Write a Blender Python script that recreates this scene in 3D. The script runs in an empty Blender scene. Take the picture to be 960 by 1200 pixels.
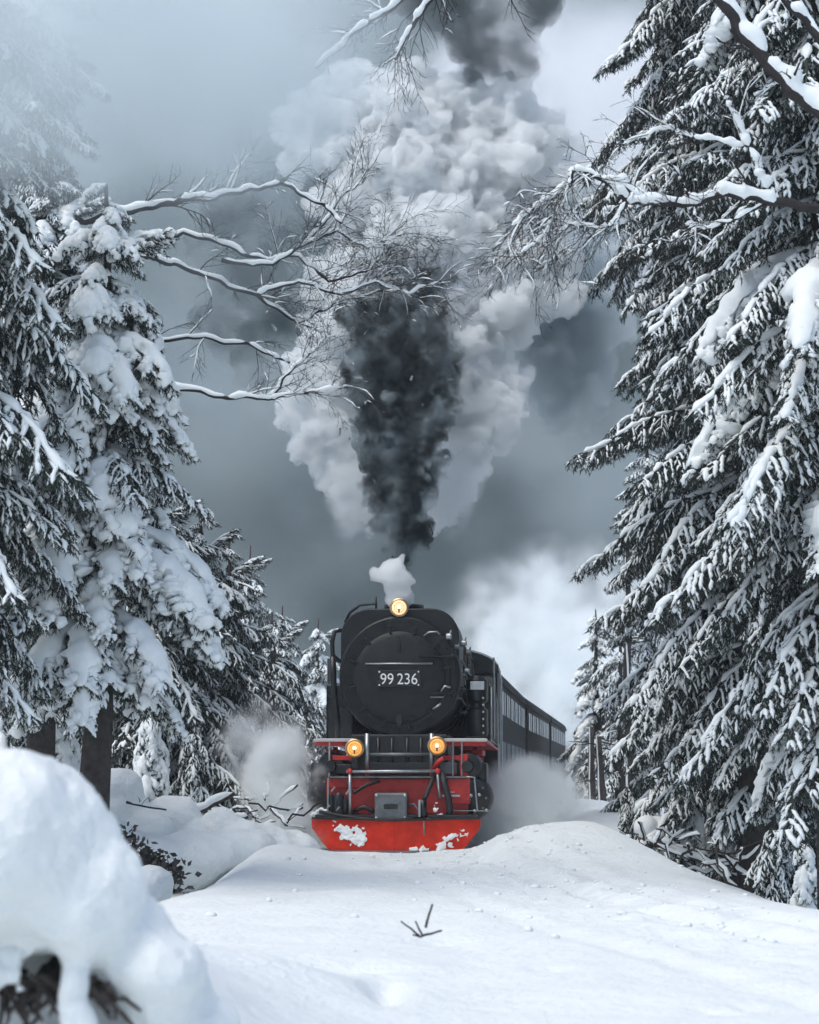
import bpy, bmesh, math, random
import numpy as np
from mathutils import Vector, Matrix, noise
R = math.radians
PI = math.pi
scene = bpy.context.scene
col = scene.collection

# ------------------------------------------------------------------ camera
CAM_Z = 1.03
PITCH = R(7.54)
FPX = 2380.0                      # focal length in photo pixels (960 x 1200)
cam_d = bpy.data.cameras.new('camera')
cam_d.sensor_fit = 'VERTICAL'
cam_d.sensor_height = 36.0
cam_d.lens = FPX / 1200 * 36
cam_d.clip_start = 0.1
cam_d.clip_end = 3000
cam_d.dof.use_dof = True
cam_d.dof.focus_distance = 29.5
cam_d.dof.aperture_fstop = 3.5
cam = bpy.data.objects.new('camera', cam_d)
col.objects.link(cam)
cam.location = (0, 0, CAM_Z)
cam.rotation_euler = (PI / 2 + PITCH, 0, 0)
scene.camera = cam

# ------------------------------------------------------------------ world, sun, exposure
sun_from = Vector((-0.34, -0.30, 0.90)).normalized()
world = bpy.data.worlds.new('World')
scene.world = world
world.use_nodes = True
wn = world.node_tree
sky = wn.nodes.new('ShaderNodeTexSky')
sky.sky_type = 'NISHITA'
sky.sun_disc = False
sky.sun_elevation = math.asin(sun_from.z)
sky.sun_rotation = math.atan2(sun_from.x, sun_from.y)
sky.altitude = 900
sky.air_density = 1.0
sky.dust_density = 4.0
sky.ozone_density = 0.4
bg = wn.nodes['Background']
bg.inputs['Strength'].default_value = 0.14
wn.links.new(sky.outputs[0], bg.inputs['Color'])
sun_d = bpy.data.lights.new('sun', 'SUN')
sun_d.energy = 1.25
sun_d.angle = R(42)
sun_d.color = (1.0, 0.975, 0.90)
sun = bpy.data.objects.new('sun', sun_d)
col.objects.link(sun)
sun.rotation_euler = (-sun_from).to_track_quat('-Z', 'Y').to_euler()
vs = scene.view_settings
vs.view_transform = 'Standard'
vs.look = 'None'
vs.exposure = 0.52
vs.gamma = 1.0
vs.use_curve_mapping = False
scene.render.engine = 'CYCLES'
cy = scene.cycles
cy.use_denoising = True
try:
    cy.denoiser = 'OPENIMAGEDENOISE'
except Exception:
    pass
cy.use_adaptive_sampling = True
cy.adaptive_threshold = 0.03
cy.max_bounces = 16
cy.diffuse_bounces = 3
cy.glossy_bounces = 3
cy.transmission_bounces = 4
cy.transparent_max_bounces = 16
cy.volume_bounces = 12
cy.volume_max_steps = 256
cy.volume_step_rate = 1.0
cy.sample_clamp_indirect = 6

# ------------------------------------------------------------------ helpers
def at(u, v, Y):
    """photo pixel -> point on the plane y = Y"""
    a = (u - 480.0) / FPX
    b = (600.0 - v) / FPX
    cp, sp = math.cos(PITCH), math.sin(PITCH)
    d = Vector((a, cp - b * sp, sp + b * cp))
    k = Y / d.y
    return Vector((d.x * k, Y, CAM_Z + d.z * k))

def pxm(Y):                       # photo pixels per metre at depth Y
    return FPX * 1.009 / Y

class MB:
    """collects shapes for ONE mesh"""
    def __init__(s):
        s.v = []; s.f = []; s.m = []; s.cur = 0
    def add(s, vs, fs):
        o = len(s.v)
        s.v += [tuple(x) for x in vs]
        s.f += [tuple(i + o for i in f) for f in fs]
        s.m += [s.cur] * len(fs)
        return s
    def box(s, x0, x1, y0, y1, z0, z1):
        vs = [(x, y, z) for z in (z0, z1) for y in (y0, y1) for x in (x0, x1)]
        return s.add(vs, [(0, 2, 3, 1), (4, 5, 7, 6), (0, 1, 5, 4), (2, 6, 7, 3), (0, 4, 6, 2), (1, 3, 7, 5)])
    def obox(s, p, q, w, h, up=(0, 0, 1)):
        """beam from p to q, w wide, h high"""
        p, q = Vector(p), Vector(q)
        d = (q - p).normalized()
        sd = d.cross(Vector(up))
        if sd.length < 1e-4: sd = d.cross(Vector((1, 0, 0)))
        sd.normalize(); u = sd.cross(d)
        vs = []
        for c in (p, q):
            for a, b in ((-1, -1), (1, -1), (1, 1), (-1, 1)):
                vs.append(c + sd * (a * w / 2) + u * (b * h / 2))
        return s.add(vs, [(0, 1, 2, 3), (7, 6, 5, 4), (0, 4, 5, 1), (1, 5, 6, 2), (2, 6, 7, 3), (3, 7, 4, 0)])
    def tube(s, pts, rad, n=8, cap=True):
        pts = [Vector(p) for p in pts]
        if not hasattr(rad, '__len__'): rad = [rad] * len(pts)
        rings = []; prev = None
        for i, p in enumerate(pts):
            if i == 0: d = pts[1] - p
            elif i == len(pts) - 1: d = p - pts[i - 1]
            else: d = pts[i + 1] - pts[i - 1]
            d.normalize()
            if prev is None:
                r = d.cross(Vector((0, 0, 1)))
                if r.length < 1e-3: r = d.cross(Vector((1, 0, 0)))
            else:
                r = prev - d * prev.dot(d)
                if r.length < 1e-4: r = d.cross(Vector((0.3, 0.9, 0.1)))
            r.normalize(); prev = r
            b = d.cross(r)
            rings.append([p + (r * math.cos(2 * PI * k / n) + b * math.sin(2 * PI * k / n)) * rad[i] for k in range(n)])
        vs = [v for rg in rings for v in rg]
        fs = []
        for i in range(len(pts) - 1):
            for k in range(n):
                k2 = (k + 1) % n
                fs.append((i * n + k, i * n + k2, (i + 1) * n + k2, (i + 1) * n + k))
        if cap:
            fs.append(tuple(reversed(range(n))))
            fs.append(tuple((len(pts) - 1) * n + k for k in range(n)))
        return s.add(vs, fs)
    def lathe(s, prof, c, axis='y', n=40):
        """prof: list of (r, h) swept round the axis through c"""
        c = Vector(c); vs = []; fs = []
        for r, h in prof:
            for k in range(n):
                a = 2 * PI * k / n
                p, q = r * math.cos(a), r * math.sin(a)
                if axis == 'y': vs.append(c + Vector((p, h, q)))
                elif axis == 'z': vs.append(c + Vector((p, q, h)))
                else: vs.append(c + Vector((h, p, q)))
        for i in range(len(prof) - 1):
            for k in range(n):
                k2 = (k + 1) % n
                fs.append((i * n + k, i * n + k2, (i + 1) * n + k2, (i + 1) * n + k))
        fs.append(tuple(range(n)))
        fs.append(tuple((len(prof) - 1) * n + k for k in range(n)))
        return s.add(vs, fs)
    def prism(s, outline, y0, y1, yb=None):
        """outline of (x, z), extruded along y; yb(x) may bend it"""
        n = len(outline)
        g = yb or (lambda x: 0.0)
        vs = [(x, y0 + g(x), z) for x, z in outline] + [(x, y1 + g(x), z) for x, z in outline]
        fs = [tuple(range(n)), tuple(reversed(range(n, 2 * n)))]
        for k in range(n):
            k2 = (k + 1) % n
            fs.append((k, k + n, k2 + n, k2))
        return s.add(vs, fs)
    def sphere(s, c, r, nu=10, nv=7, sc=(1, 1, 1)):
        c = Vector(c); vs = [c + Vector((0, 0, r * sc[2]))]; fs = []
        for i in range(1, nv):
            t = PI * i / nv
            for k in range(nu):
                a = 2 * PI * k / nu
                vs.append(c + Vector((r * sc[0] * math.sin(t) * math.cos(a), r * sc[1] * math.sin(t) * math.sin(a), r * sc[2] * math.cos(t))))
        vs.append(c - Vector((0, 0, r * sc[2])))
        for k in range(nu): fs.append((0, 1 + k, 1 + (k + 1) % nu))
        for i in range(nv - 2):
            for k in range(nu):
                k2 = (k + 1) % nu; o = 1 + i * nu
                fs.append((o + k, o + nu + k, o + nu + k2, o + k2))
        L = len(vs) - 1; o = 1 + (nv - 2) * nu
        for k in range(nu): fs.append((L, o + (k + 1) % nu, o + k))
        return s.add(vs, fs)
    def mesh(s, name, mats, smooth=False, fix=True):
        me = bpy.data.meshes.new(name)
        me.from_pydata(s.v, [], s.f)
        if not isinstance(mats, (list, tuple)): mats = [mats]
        for m in mats: me.materials.append(m)
        if len(mats) > 1: me.polygons.foreach_set('material_index', s.m)
        if smooth: me.polygons.foreach_set('use_smooth', [True] * len(s.f))
        if fix:
            bm = bmesh.new(); bm.from_mesh(me)
            bmesh.ops.recalc_face_normals(bm, faces=bm.faces)
            bm.to_mesh(me); bm.free()
        me.update()
        return me
    def build(s, name, mats, parent=None, smooth=False, bevel=0.0, auto=None):
        o = bpy.data.objects.new(name, s.mesh(name, mats, smooth or auto is not None))
        col.objects.link(o)
        if parent: o.parent = parent
        if auto is not None: sharp(o.data, auto)
        if bevel:
            b = o.modifiers.new('bevel', 'BEVEL'); b.width = bevel; b.segments = 2
            b.limit_method = 'ANGLE'; b.angle_limit = R(40)
        return o

def sharp(me, deg):
    bm = bmesh.new(); bm.from_mesh(me)
    lim = R(deg)
    for e in bm.edges:
        if len(e.link_faces) == 2 and e.calc_face_angle(0) > lim: e.smooth = False
    bm.to_mesh(me); bm.free()

def link(name, me, parent=None, loc=None, rot=None, scale=None):
    o = bpy.data.objects.new(name, me)
    col.objects.link(o)
    if parent: o.parent = parent
    if loc is not None: o.location = loc
    if rot is not None: o.rotation_euler = rot
    if scale is not None: o.scale = scale
    return o

def tag(o, label, cat, group=None):
    o['label'] = label; o['category'] = cat
    if group: o['group'] = group
    return o

def thing(name, label, cat, loc=(0, 0, 0), rz=0.0, group=None):
    o = bpy.data.objects.new(name, None)
    col.objects.link(o)
    o.empty_display_size = 0.2
    o.location = loc; o.rotation_euler = (0, 0, rz)
    return tag(o, label, cat, group)

# ------------------------------------------------------------------ materials
def mat(name, colr, rough=0.6, metal=0.0, var=0.15, scale=4.0, bump=0.0, bscale=40.0, colr2=None, coat=0.0, spec=0.5):
    m = bpy.data.materials.new(name); m.use_nodes = True
    nt = m.node_tree; b = nt.nodes['Principled BSDF']
    b.inputs['Roughness'].default_value = rough
    b.inputs['Metallic'].default_value = metal
    b.inputs['Specular IOR Level'].default_value = spec
    b.inputs['Coat Weight'].default_value = coat
    tc = nt.nodes.new('ShaderNodeTexCoord')
    nz = nt.nodes.new('ShaderNodeTexNoise')
    nz.inputs['Scale'].default_value = scale; nz.inputs['Detail'].default_value = 6
    nz.inputs['Roughness'].default_value = 0.65
    nt.links.new(tc.outputs['Object'], nz.inputs['Vector'])
    rp = nt.nodes.new('ShaderNodeValToRGB')
    c2 = colr2 or tuple(min(1, c * (1 + var)) for c in colr)
    c1 = tuple(c * (1 - var) for c in colr)
    rp.color_ramp.elements[0].position = 0.3; rp.color_ramp.elements[1].position = 0.7
    rp.color_ramp.elements[0].color = (*c1, 1); rp.color_ramp.elements[1].color = (*c2, 1)
    nt.links.new(nz.outputs['Fac'], rp.inputs['Fac'])
    nt.links.new(rp.outputs['Color'], b.inputs['Base Color'])
    if bump:
        n2 = nt.nodes.new('ShaderNodeTexNoise'); n2.inputs['Scale'].default_value = bscale
        n2.inputs['Detail'].default_value = 5
        nt.links.new(tc.outputs['Object'], n2.inputs['Vector'])
        bp = nt.nodes.new('ShaderNodeBump'); bp.inputs['Strength'].default_value = bump
        bp.inputs['Distance'].default_value = 0.02
        nt.links.new(n2.outputs['Fac'], bp.inputs['Height'])
        nt.links.new(bp.outputs['Normal'], b.inputs['Normal'])
    return m

M = {}
M['snow'] = mat('snow', (0.82, 0.86, 0.85), 0.65, var=0.04, scale=1.2, bump=0.55, bscale=14, spec=0.25)
def rough_snow(m):
    nt = m.node_tree; tc = nt.nodes['Texture Coordinate']; b = nt.nodes['Principled BSDF']
    old = b.inputs['Normal'].links[0].from_node
    n = nt.nodes.new('ShaderNodeTexNoise'); n.inputs['Scale'].default_value = 3.5; n.inputs['Detail'].default_value = 9; n.inputs['Roughness'].default_value = 0.68
    nt.links.new(tc.outputs['Object'], n.inputs['Vector'])
    bp = nt.nodes.new('ShaderNodeBump'); bp.inputs['Strength'].default_value = 0.8; bp.inputs['Distance'].default_value = 0.05
    nt.links.new(n.outputs['Fac'], bp.inputs['Height']); nt.links.new(old.outputs[0], bp.inputs['Normal']); nt.links.new(bp.outputs[0], b.inputs['Normal'])
rough_snow(M['snow'])
M['snow_tree'] = mat('snow_on_trees', (0.81, 0.85, 0.845), 0.75, var=0.05, scale=6, spec=0.15)
M['needle'] = mat('spruce_needles', (0.030, 0.040, 0.034), 0.7, var=0.4, scale=3, spec=0.25)
M['bark'] = mat('bark', (0.055, 0.047, 0.043), 0.9, var=0.4, scale=9, bump=0.8, bscale=25, spec=0.2)
M['twig'] = mat('bare_twigs', (0.035, 0.032, 0.032), 0.85, var=0.3, scale=9, spec=0.2)
M['wood_end'] = mat('sawn_wood', (0.22, 0.15, 0.09), 0.85, var=0.3, scale=14)

ICO = {}
def ico_template(k):
    if k not in ICO:
        bm = bmesh.new(); bmesh.ops.create_icosphere(bm, subdivisions=k, radius=1.0)
        ICO[k] = (np.array([tuple(v.co) for v in bm.verts]), np.array([[v.index for v in f.verts] for f in bm.faces])); bm.free()
    return ICO[k]

def blob_mesh(name, balls, voxel, layers, material, ico=2, seed=0, smooth=0):
    """union of balls -> one closed skin, roughened by noise; layers = [(scale, strength)]"""
    tv, tf = ico_template(ico)
    nb = len(balls); nv = len(tv)
    cc = np.array([tuple(c) for c, r in balls]); rr_ = np.array([tuple(r) if hasattr(r, '__len__') else (r, r, r) for c, r in balls])
    vv = (tv[None] * rr_[:, None] + cc[:, None]).reshape(-1, 3)
    ff = (tf[None] + (np.arange(nb) * nv)[:, None, None]).reshape(-1, 3)
    me = bpy.data.meshes.new(name); me.from_pydata(vv.tolist(), [], ff.tolist())
    o = bpy.data.objects.new(name, me); col.objects.link(o)
    m_ = o.modifiers.new('r', 'REMESH'); m_.mode = 'VOXEL'; m_.voxel_size = voxel
    if smooth:
        sm = o.modifiers.new('s', 'SMOOTH'); sm.factor = 0.5; sm.iterations = smooth
    dg = bpy.context.evaluated_depsgraph_get()
    out = bpy.data.meshes.new_from_object(o.evaluated_get(dg))
    bpy.data.objects.remove(o); bpy.data.meshes.remove(me)
    n = len(out.vertices)
    co = np.empty(n * 3); nr = np.empty(n * 3)
    out.vertices.foreach_get('co', co); out.vertex_normals.foreach_get('vector', nr)
    co = co.reshape(-1, 3); nr = nr.reshape(-1, 3)
    so = Vector((seed * 3.7, seed * 1.3, seed * 7.1))
    dsp = np.zeros(n)
    for sc, st in layers:
        dsp += np.array([noise.noise(Vector(p) * sc + so) for p in co]) * st
    co += nr * dsp[:, None]
    out.vertices.foreach_set('co', co.ravel())
    out.polygons.foreach_set('use_smooth', [True] * len(out.polygons))
    out.materials.clear(); out.materials.append(material)
    out.name = name; out.update()
    return out

# ------------------------------------------------------------------ track centre line and terrain
Y0 = 29.3                         # front of the locomotive
def track_heading(Y):
    if Y < Y0: return 0.05 - 0.0 * (Y0 - Y)
    return min(0.115, 0.05 + 0.0025 * (Y - Y0))
def track_x(Y):
    d = Y - Y0
    if d < 0: return -0.21 + 0.05 * d - 0.004 * d * d * -1.0
    if d < 26: return -0.21 + 0.05 * d + 0.00125 * d * d
    return -0.21 + 1.3 + 0.845 + 0.115 * (d - 26)

def sstep(a, b, x):
    t = max(0.0, min(1.0, (x - a) / (b - a)))
    return t * t * (3 - 2 * t)

def bump2(x, y, cx, cy, rx, ry):
    d = ((x - cx) / rx) ** 2 + ((y - cy) / ry) ** 2
    return math.exp(-d * 1.4)

def ground_z(x, y):
    yy = min(y, 110.0)
    t = x - track_x(yy)
    z = 0.0
    nz = noise.noise(Vector((x * 0.35, y * 0.35, 1.7)))
    nf = noise.noise(Vector((x * 1.3, y * 1.1, 5.1)))
    nff = noise.noise(Vector((x * 4.2, y * 3.0, 9.1)))
    if y < 34:
        k = sstep(33.0, 28.0, y)
        # soft snow lying before the engine
        z += 0.02 * k
        # ploughed bank to the right of the engine
        z += 0.34 * math.exp(-((x - 2.1) / 1.15) ** 2) * math.exp(-((y - 26.0) / 4.0) ** 2)
        z += 0.17 * sstep(0.85, 1.25, x) * sstep(3.6, 2.2, x) * math.exp(-((y - 26.3) / 2.3) ** 2)
        # bank to the left
        z += 0.20 * math.exp(-((x + 1.55) / 0.60) ** 2) * math.exp(-((y - 25.2) / 2.6) ** 2)
        # falling away on both sides
        z -= 1.1 * sstep(2.4, 6.6, x) * sstep(14.0, 23.0, y)
        z -= 0.60 * sstep(-1.7, -3.1, x) * sstep(15.0, 22.0, y)
        # ruts curving to the lower right
        q = x - (0.75 + 0.055 * (27 - y) + 0.0042 * (27 - y) ** 2)
        for off, dep in ((0.0, 0.050), (0.55, 0.034), (-1.15, 0.026)):
            z -= dep * math.exp(-((q - off) / 0.11) ** 2) * sstep(29, 26, y) * (0.7 + 0.8 * nf)
            z += 0.6 * dep * math.exp(-((q - off - 0.24) / 0.13) ** 2) * sstep(29, 26, y)
        # near field: slope up to the left mound, dents
        z += 0.62 * sstep(-0.15, -1.9, x) * sstep(13.5, 6.5, y) * sstep(4.9, 6.5, y)
        z += 0.27 * sstep(0.30, -0.95, x) * sstep(10.5, 6.2, y) * sstep(4.9, 6.5, y)
        z -= 0.50 * bump2(x, y, -1.35, 5.9, 0.55, 0.5)
        z += 0.10 * bump2(x, y, -0.55, 9.6, 0.55, 0.8)
        for cx, cy, rx, ry, d in ((-0.52, 10.6, 0.16, 0.34, .09), (-0.12, 9.9, 0.10, 0.5, .10), (-0.30, 11.0, 0.3, 0.2, .04),
                                  (1.35, 9.3, 0.10, 0.16, .04), (1.55, 9.5, .05, .1, .03), (0.75, 11.2, .12, .2, .03),
                                  (1.9, 13.4, .3, .2, .05), (0.2, 13.6, .2, .3, .03)):
            z -= 1.7 * d * bump2(x, y, cx, cy, rx, ry)
        band = math.exp(-((q + 0.1) / 0.95) ** 2) * sstep(30, 27, y)
        nr = abs(noise.noise(Vector((x * 3.1 + y * 0.4, y * 1.3, 2.2)))); nr2 = noise.noise(Vector((x * 9.0, y * 6.0, 3.3)))
        z += 0.045 * nz + 0.020 * nf * (0.5 + k) + 0.008 * nff + band * (0.05 * nr + 0.016 * nr2) + 0.004 * nr2
    else:
        z += 0.10 * nz + 0.03 * nf
    if y > 28:
        k = sstep(28, 40, y)
        side = abs(t)
        z += k * 0.45 * sstep(1.9, 3.2, side) * (1.0 if t > 0 else 0.6)
        z += k * 0.10 * (side - 3.2) if side > 3.2 and t < 0 else 0.0
        z -= k * sstep(3.5, 7.5, t) * 0.7 * sstep(60, 40, y)
    if y > 70 or abs(x) > 16:
        z += 0.055 * max(0.0, abs(x) - 16) + 0.03 * max(0.0, y - 90)
    return z

def axis_lines(lo, hi, c0, c1, fine, grow):
    a = [c0]
    while a[-1] < c1: a.append(a[-1] + fine)
    s = fine
    while a[-1] < hi: s *= grow; a.append(a[-1] + s)
    b = [c0]; s = fine
    while b[-1] > lo: s *= grow; b.append(b[-1] - s)
    return list(reversed(b[1:])) + a
gx = axis_lines(-420, 420, -3.0, 4.0, 0.04, 1.09)
gy = axis_lines(-60, 700, 6.0, 29.5, 0.06, 1.06)
def clampz(x, y): return ground_z(max(-60, min(60, x)), max(-20, min(160, y)))
gv = [(x, y, clampz(x, y)) for y in gy for x in gx]
nx = len(gx)
gf = [(j * nx + i, j * nx + i + 1, (j + 1) * nx + i + 1, (j + 1) * nx + i) for j in range(len(gy) - 1) for i in range(nx - 1)]
gme = bpy.data.meshes.new('snow_ground')
gme.from_pydata(gv, [], gf)
gme.materials.append(M['snow'])
gme.polygons.foreach_set('use_smooth', [True] * len(gf))
ground = link('snow_ground', gme)
ground['kind'] = 'structure'
# ------------------------------------------------------------------ spruces
def snow_strip(mb, pts, w, h, rng, n=5, lift=0.5, jit=0.25):
    """lumpy ridge of snow lying along pts (half-round section)"""
    m = len(pts)
    if m < 2: return
    vs = []
    for i, p in enumerate(pts):
        d = (pts[min(i + 1, m - 1)] - pts[max(i - 1, 0)]).normalized()
        s = d.cross(Vector((0, 0, 1)))
        if s.length < 0.2: s = Vector((1, 0, 0)) - d * d.x
        s.normalize(); u = s.cross(d)
        if u.z < 0: u = -u
        e = 0.25 if i in (0, m - 1) else 1.0
        ww = w[i] * e * rng.uniform(1 - jit, 1 + jit); hh = h[i] * e * rng.uniform(1 - jit, 1 + jit)
        c = p + u * (hh * lift)
        for k in range(n):
            a = 2 * PI * k / n + 0.3
            vs.append(c + s * (math.cos(a) * ww) + u * (math.sin(a) * hh))
    fs = []
    for i in range(m - 1):
        for k in range(n):
            k2 = (k + 1) % n
            fs.append((i * n + k, i * n + k2, (i + 1) * n + k2, (i + 1) * n + k))
    fs.append(tuple(range(n))); fs.append(tuple((m - 1) * n + k for k in range(n)))
    mb.add(vs, fs)

def needles(mb, pts, rng, per, ln, wd):
    for i in range(len(pts) - 1):
        p, q = pts[i], pts[i + 1]
        d = (q - p).normalized()
        s = d.cross(Vector((0, 0, 1)))
        if s.length < 0.1: s = Vector((rng.uniform(-1, 1), rng.uniform(-1, 1), 0))
        s.normalize(); u = s.cross(d)
        for k in range(per):
            a = rng.uniform(-PI * 1.2, PI * 0.2) if rng.random() < 0.8 else rng.uniform(0, 2 * PI)
            r = s * math.cos(a) + u * math.sin(a)
            dd = (d * rng.uniform(0.6, 1.1) + r * rng.uniform(0.45, 0.8)).normalized()
            b = p.lerp(q, rng.random())
            l = ln * rng.uniform(0.7, 1.25)
            w = dd.cross(Vector((rng.uniform(-1, 1), rng.uniform(-1, 1), rng.uniform(-1, 1))))
            if w.length < 0.05: continue
            w = w.normalized() * wd * 0.5
            mb.add([b - w, b + w, b + dd * l], [(0, 1, 2)])

def bough_mesh(name, L, a0, a1, seed, snow=1.0, heavy=0.0, per=5):
    """one spruce bough: wood, hanging needle twigs and the snow lying on them. origin at the trunk, +X outwards"""
    rng = random.Random(seed)
    mb = MB()
    n = max(9, int(L / 0.095))
    p = Vector((0, 0, 0)); axis = [p.copy()]
    yaw = 0.0
    for i in range(n):
        t = i / n
        ang = a0 + (a1 - a0) * min(1, t * 1.25) + (0.25 if t > 0.85 else 0)
        yaw += rng.uniform(-0.06, 0.06)
        p = p + Vector((math.cos(ang) * math.cos(yaw), math.cos(ang) * math.sin(yaw), math.sin(ang))) * (L / n)
        axis.append(p.copy())
    mb.cur = 0
    mb.tube(axis, [0.035 * (L / 3) * (1 - 0.9 * i / n) + 0.005 for i in range(n + 1)], 5)
    def twig(start, d, ln, g, step, lev):
        pts = [start.copy()]; q = start.copy(); d = d.normalized()
        k = max(2, int(ln / step))
        for j in range(k):
            d = (d + Vector((rng.uniform(-.10, .10), rng.uniform(-.10, .10), -g + rng.uniform(-.05, .05)))).normalized()
            q = q + d * (ln / k); pts.append(q.copy())
        return pts
    maxl = 0.20 + 0.22 * L ** 0.8
    for i in range(1, n + 1):
        t = i / n
        if t < 0.10: continue
        prof = min(1.0, 0.35 + (t - 0.1) * 3.0) * (1.0 - 0.78 * t)
        d0 = (axis[i] - axis[i - 1]).normalized()
        sd = Vector((-d0.y, d0.x, 0)).normalized()
        for sgn in (-1, 1):
            if rng.random() < 0.06: continue
            ln = maxl * prof * rng.uniform(0.7, 1.25) + 0.10
            d = d0 * rng.uniform(0.45, 0.8) + sd * sgn * rng.uniform(0.65, 1.0) + Vector((0, 0, rng.uniform(-0.35, 0.05)))
            st = axis[i - 1].lerp(axis[i], rng.random())
            pts = twig(st, d, ln, rng.uniform(0.14, 0.30), 0.055, 0)
            mb.cur = 0
            mb.tube([pts[0], pts[len(pts) // 2], pts[-1]], [0.008, 0.006, 0.003], 3, cap=False)
            needles(mb, pts, rng, per, 0.075, 0.017)
            mb.cur = 1
            k = rng.randint(0, 1)
            fat = 1.0 + heavy * 3.6 * max(0.0, noise.noise(Vector((seed * 1.7, t * 4.0, sgn * 3.0))) + 0.42)
            while k < len(pts) - 1:
                e = min(len(pts), k + rng.randint(3, 6))
                if rng.random() < 0.50 + 0.42 * snow:
                    seg = []
                    for q in range(k, e):
                        seg.append(pts[q])
                        if q + 1 < e: seg.append(pts[q].lerp(pts[q + 1], rng.uniform(.35, .65)) + Vector((rng.uniform(-.008, .008), rng.uniform(-.008, .008), 0)))
                    f0 = k / len(pts)
                    w = 0.0205 * (0.65 + 0.5 * snow) * fat * (1 - 0.35 * f0) * rng.uniform(0.7, 1.3)
                    snow_strip(mb, seg, [w * rng.uniform(.65, 1.3) for _ in seg], [w * 0.75 * rng.uniform(.6, 1.3) for _ in seg], rng, 6 if heavy else 5)
                k = e - (1 if rng.random() < 0.55 else 0)
            # side twiglets
            j = 1
            while j < len(pts) - 1:
                dd0 = (pts[j + 1] - pts[j]).normalized()
                s2 = dd0.cross(Vector((0, 0, 1)))
                if s2.length < 0.1: s2 = Vector((rng.uniform(-1, 1), rng.uniform(-1, 1), 0))
                s2.normalize()
                for sg in (-1, 1):
                    if rng.random() < 0.25: continue
                    l2 = ln * 0.42 * (1 - 0.6 * j / len(pts)) * rng.uniform(0.6, 1.3) + 0.05
                    d2 = dd0 * 0.7 + s2 * sg * 0.75 + Vector((0, 0, -0.25))
                    tp = twig(pts[j], d2, l2, 0.20, 0.06, 1)
                    mb.cur = 0
                    needles(mb, tp, rng, per, 0.065, 0.016)
                    if rng.random() < 0.30 + 0.45 * snow and len(tp) > 2:
                        mb.cur = 1
                        w = 0.0150 * (0.7 + 0.5 * snow) * rng.uniform(0.7, 1.35) * (1 + 0.35 * (fat - 1))
                        snow_strip(mb, tp[:rng.randint(2, len(tp))], [w] * len(tp), [w * 0.7] * len(tp), rng, 4)
                j += 2
            # needles hanging from the twig
            if rng.random() < 0.8 and ln > 0.22:
                mb.cur = 0
                hp = twig(pts[len(pts) // 2], Vector((0, 0, -1)), ln * 0.5, 0.1, 0.06, 1)
                needles(mb, hp, rng, per, 0.065, 0.016)
    # the ridge on the main stem
    mb.cur = 1
    if snow > 0.15:
        i = 1
        while i < n:
            k = min(n + 1, i + rng.randint(4, 9))
            w0 = (0.022 + 0.010 * L) * (0.6 + 0.5 * snow) * (1 + 0.9 * heavy)
            seg = axis[i:k]
            if len(seg) > 2 and rng.random() < 0.9:
                snow_strip(mb, seg, [w0 * rng.uniform(0.7, 1.3) for _ in seg], [w0 * 0.75 * rng.uniform(0.7, 1.3) for _ in seg], rng, 7)
            i = k - (0 if rng.random() < 0.4 else 1)
    if heavy > 0:
        # thick pillow of snow draped over the bough
        segn = 26; vs = []; m = 14
        prof_w = 0.10 + 0.075 * L * heavy
        for i in range(segn + 1):
            t = 0.06 + 0.94 * i / segn
            fi = t * n; a = int(min(n - 1, fi)); c = axis[a].lerp(axis[a + 1], fi - a)
            d = (axis[a + 1] - axis[a]).normalized(); s = Vector((-d.y, d.x, 0)).normalized(); u = d.cross(s)
            if u.z < 0: u = -u
            e = math.sin(PI * min(1, max(0, (i + 0.15) / (segn + 0.3)))) ** 0.6
            w = prof_w * e * (0.75 + 0.5 * noise.noise(Vector((seed * 3.1, t * 5, 0))) + 0.35 * noise.noise(Vector((seed, t * 13, 4))))
            h = w * 0.62
            for k in range(m):
                ang = 2 * PI * k / m
                cx, sx = math.cos(ang), math.sin(ang)
                ww = w * (1 + 0.5 * noise.noise(Vector((cx * 1.5 + seed, t * 9, sx * 1.5))) + 0.4 * noise.noise(Vector((cx * 3 + seed, t * 24, sx * 3))))
                zz = u * (sx * h * (1.0 if sx > 0 else 0.25)) + s * (cx * ww)
                drop = -0.55 * abs(cx) ** 2 * ww
                vs.append(c + zz + u * 0.05 + Vector((0, 0, drop)))
        fs = []
        for i in range(segn):
            for k in range(m):
                k2 = (k + 1) % m
                fs.append((i * m + k, i * m + k2, (i + 1) * m + k2, (i + 1) * m + k))
        fs.append(tuple(range(m))); fs.append(tuple(segn * m + k for k in range(m)))
        mb.add(vs, fs)
    me = mb.mesh(name, [M['needle'], M['snow_tree']], smooth=True, fix=False)
    return me

BOUGH = {}
def boughs(kind):
    if kind in BOUGH: return BOUGH[kind]
    out = []
    for li, L in enumerate((0.9, 1.6, 2.4, 3.3)):
        for vi in range(3 if li else 2):
            sd = 100 * li + 7 * vi + {'mid': 1, 'heavy': 2000, 'light': 4000}[kind]
            if kind == 'mid': me = bough_mesh('bough', L, R(-20), R(-60), sd, 0.95)
            elif kind == 'heavy': me = bough_mesh('bough', L, R(-25), R(-70), sd, 1.0, heavy=0.8 + 0.3 * vi)
            else: me = bough_mesh('bough', L, R(-14), R(-50), sd, 0.6)
            out.append((L, me))
    BOUGH[kind] = out
    return out

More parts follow.
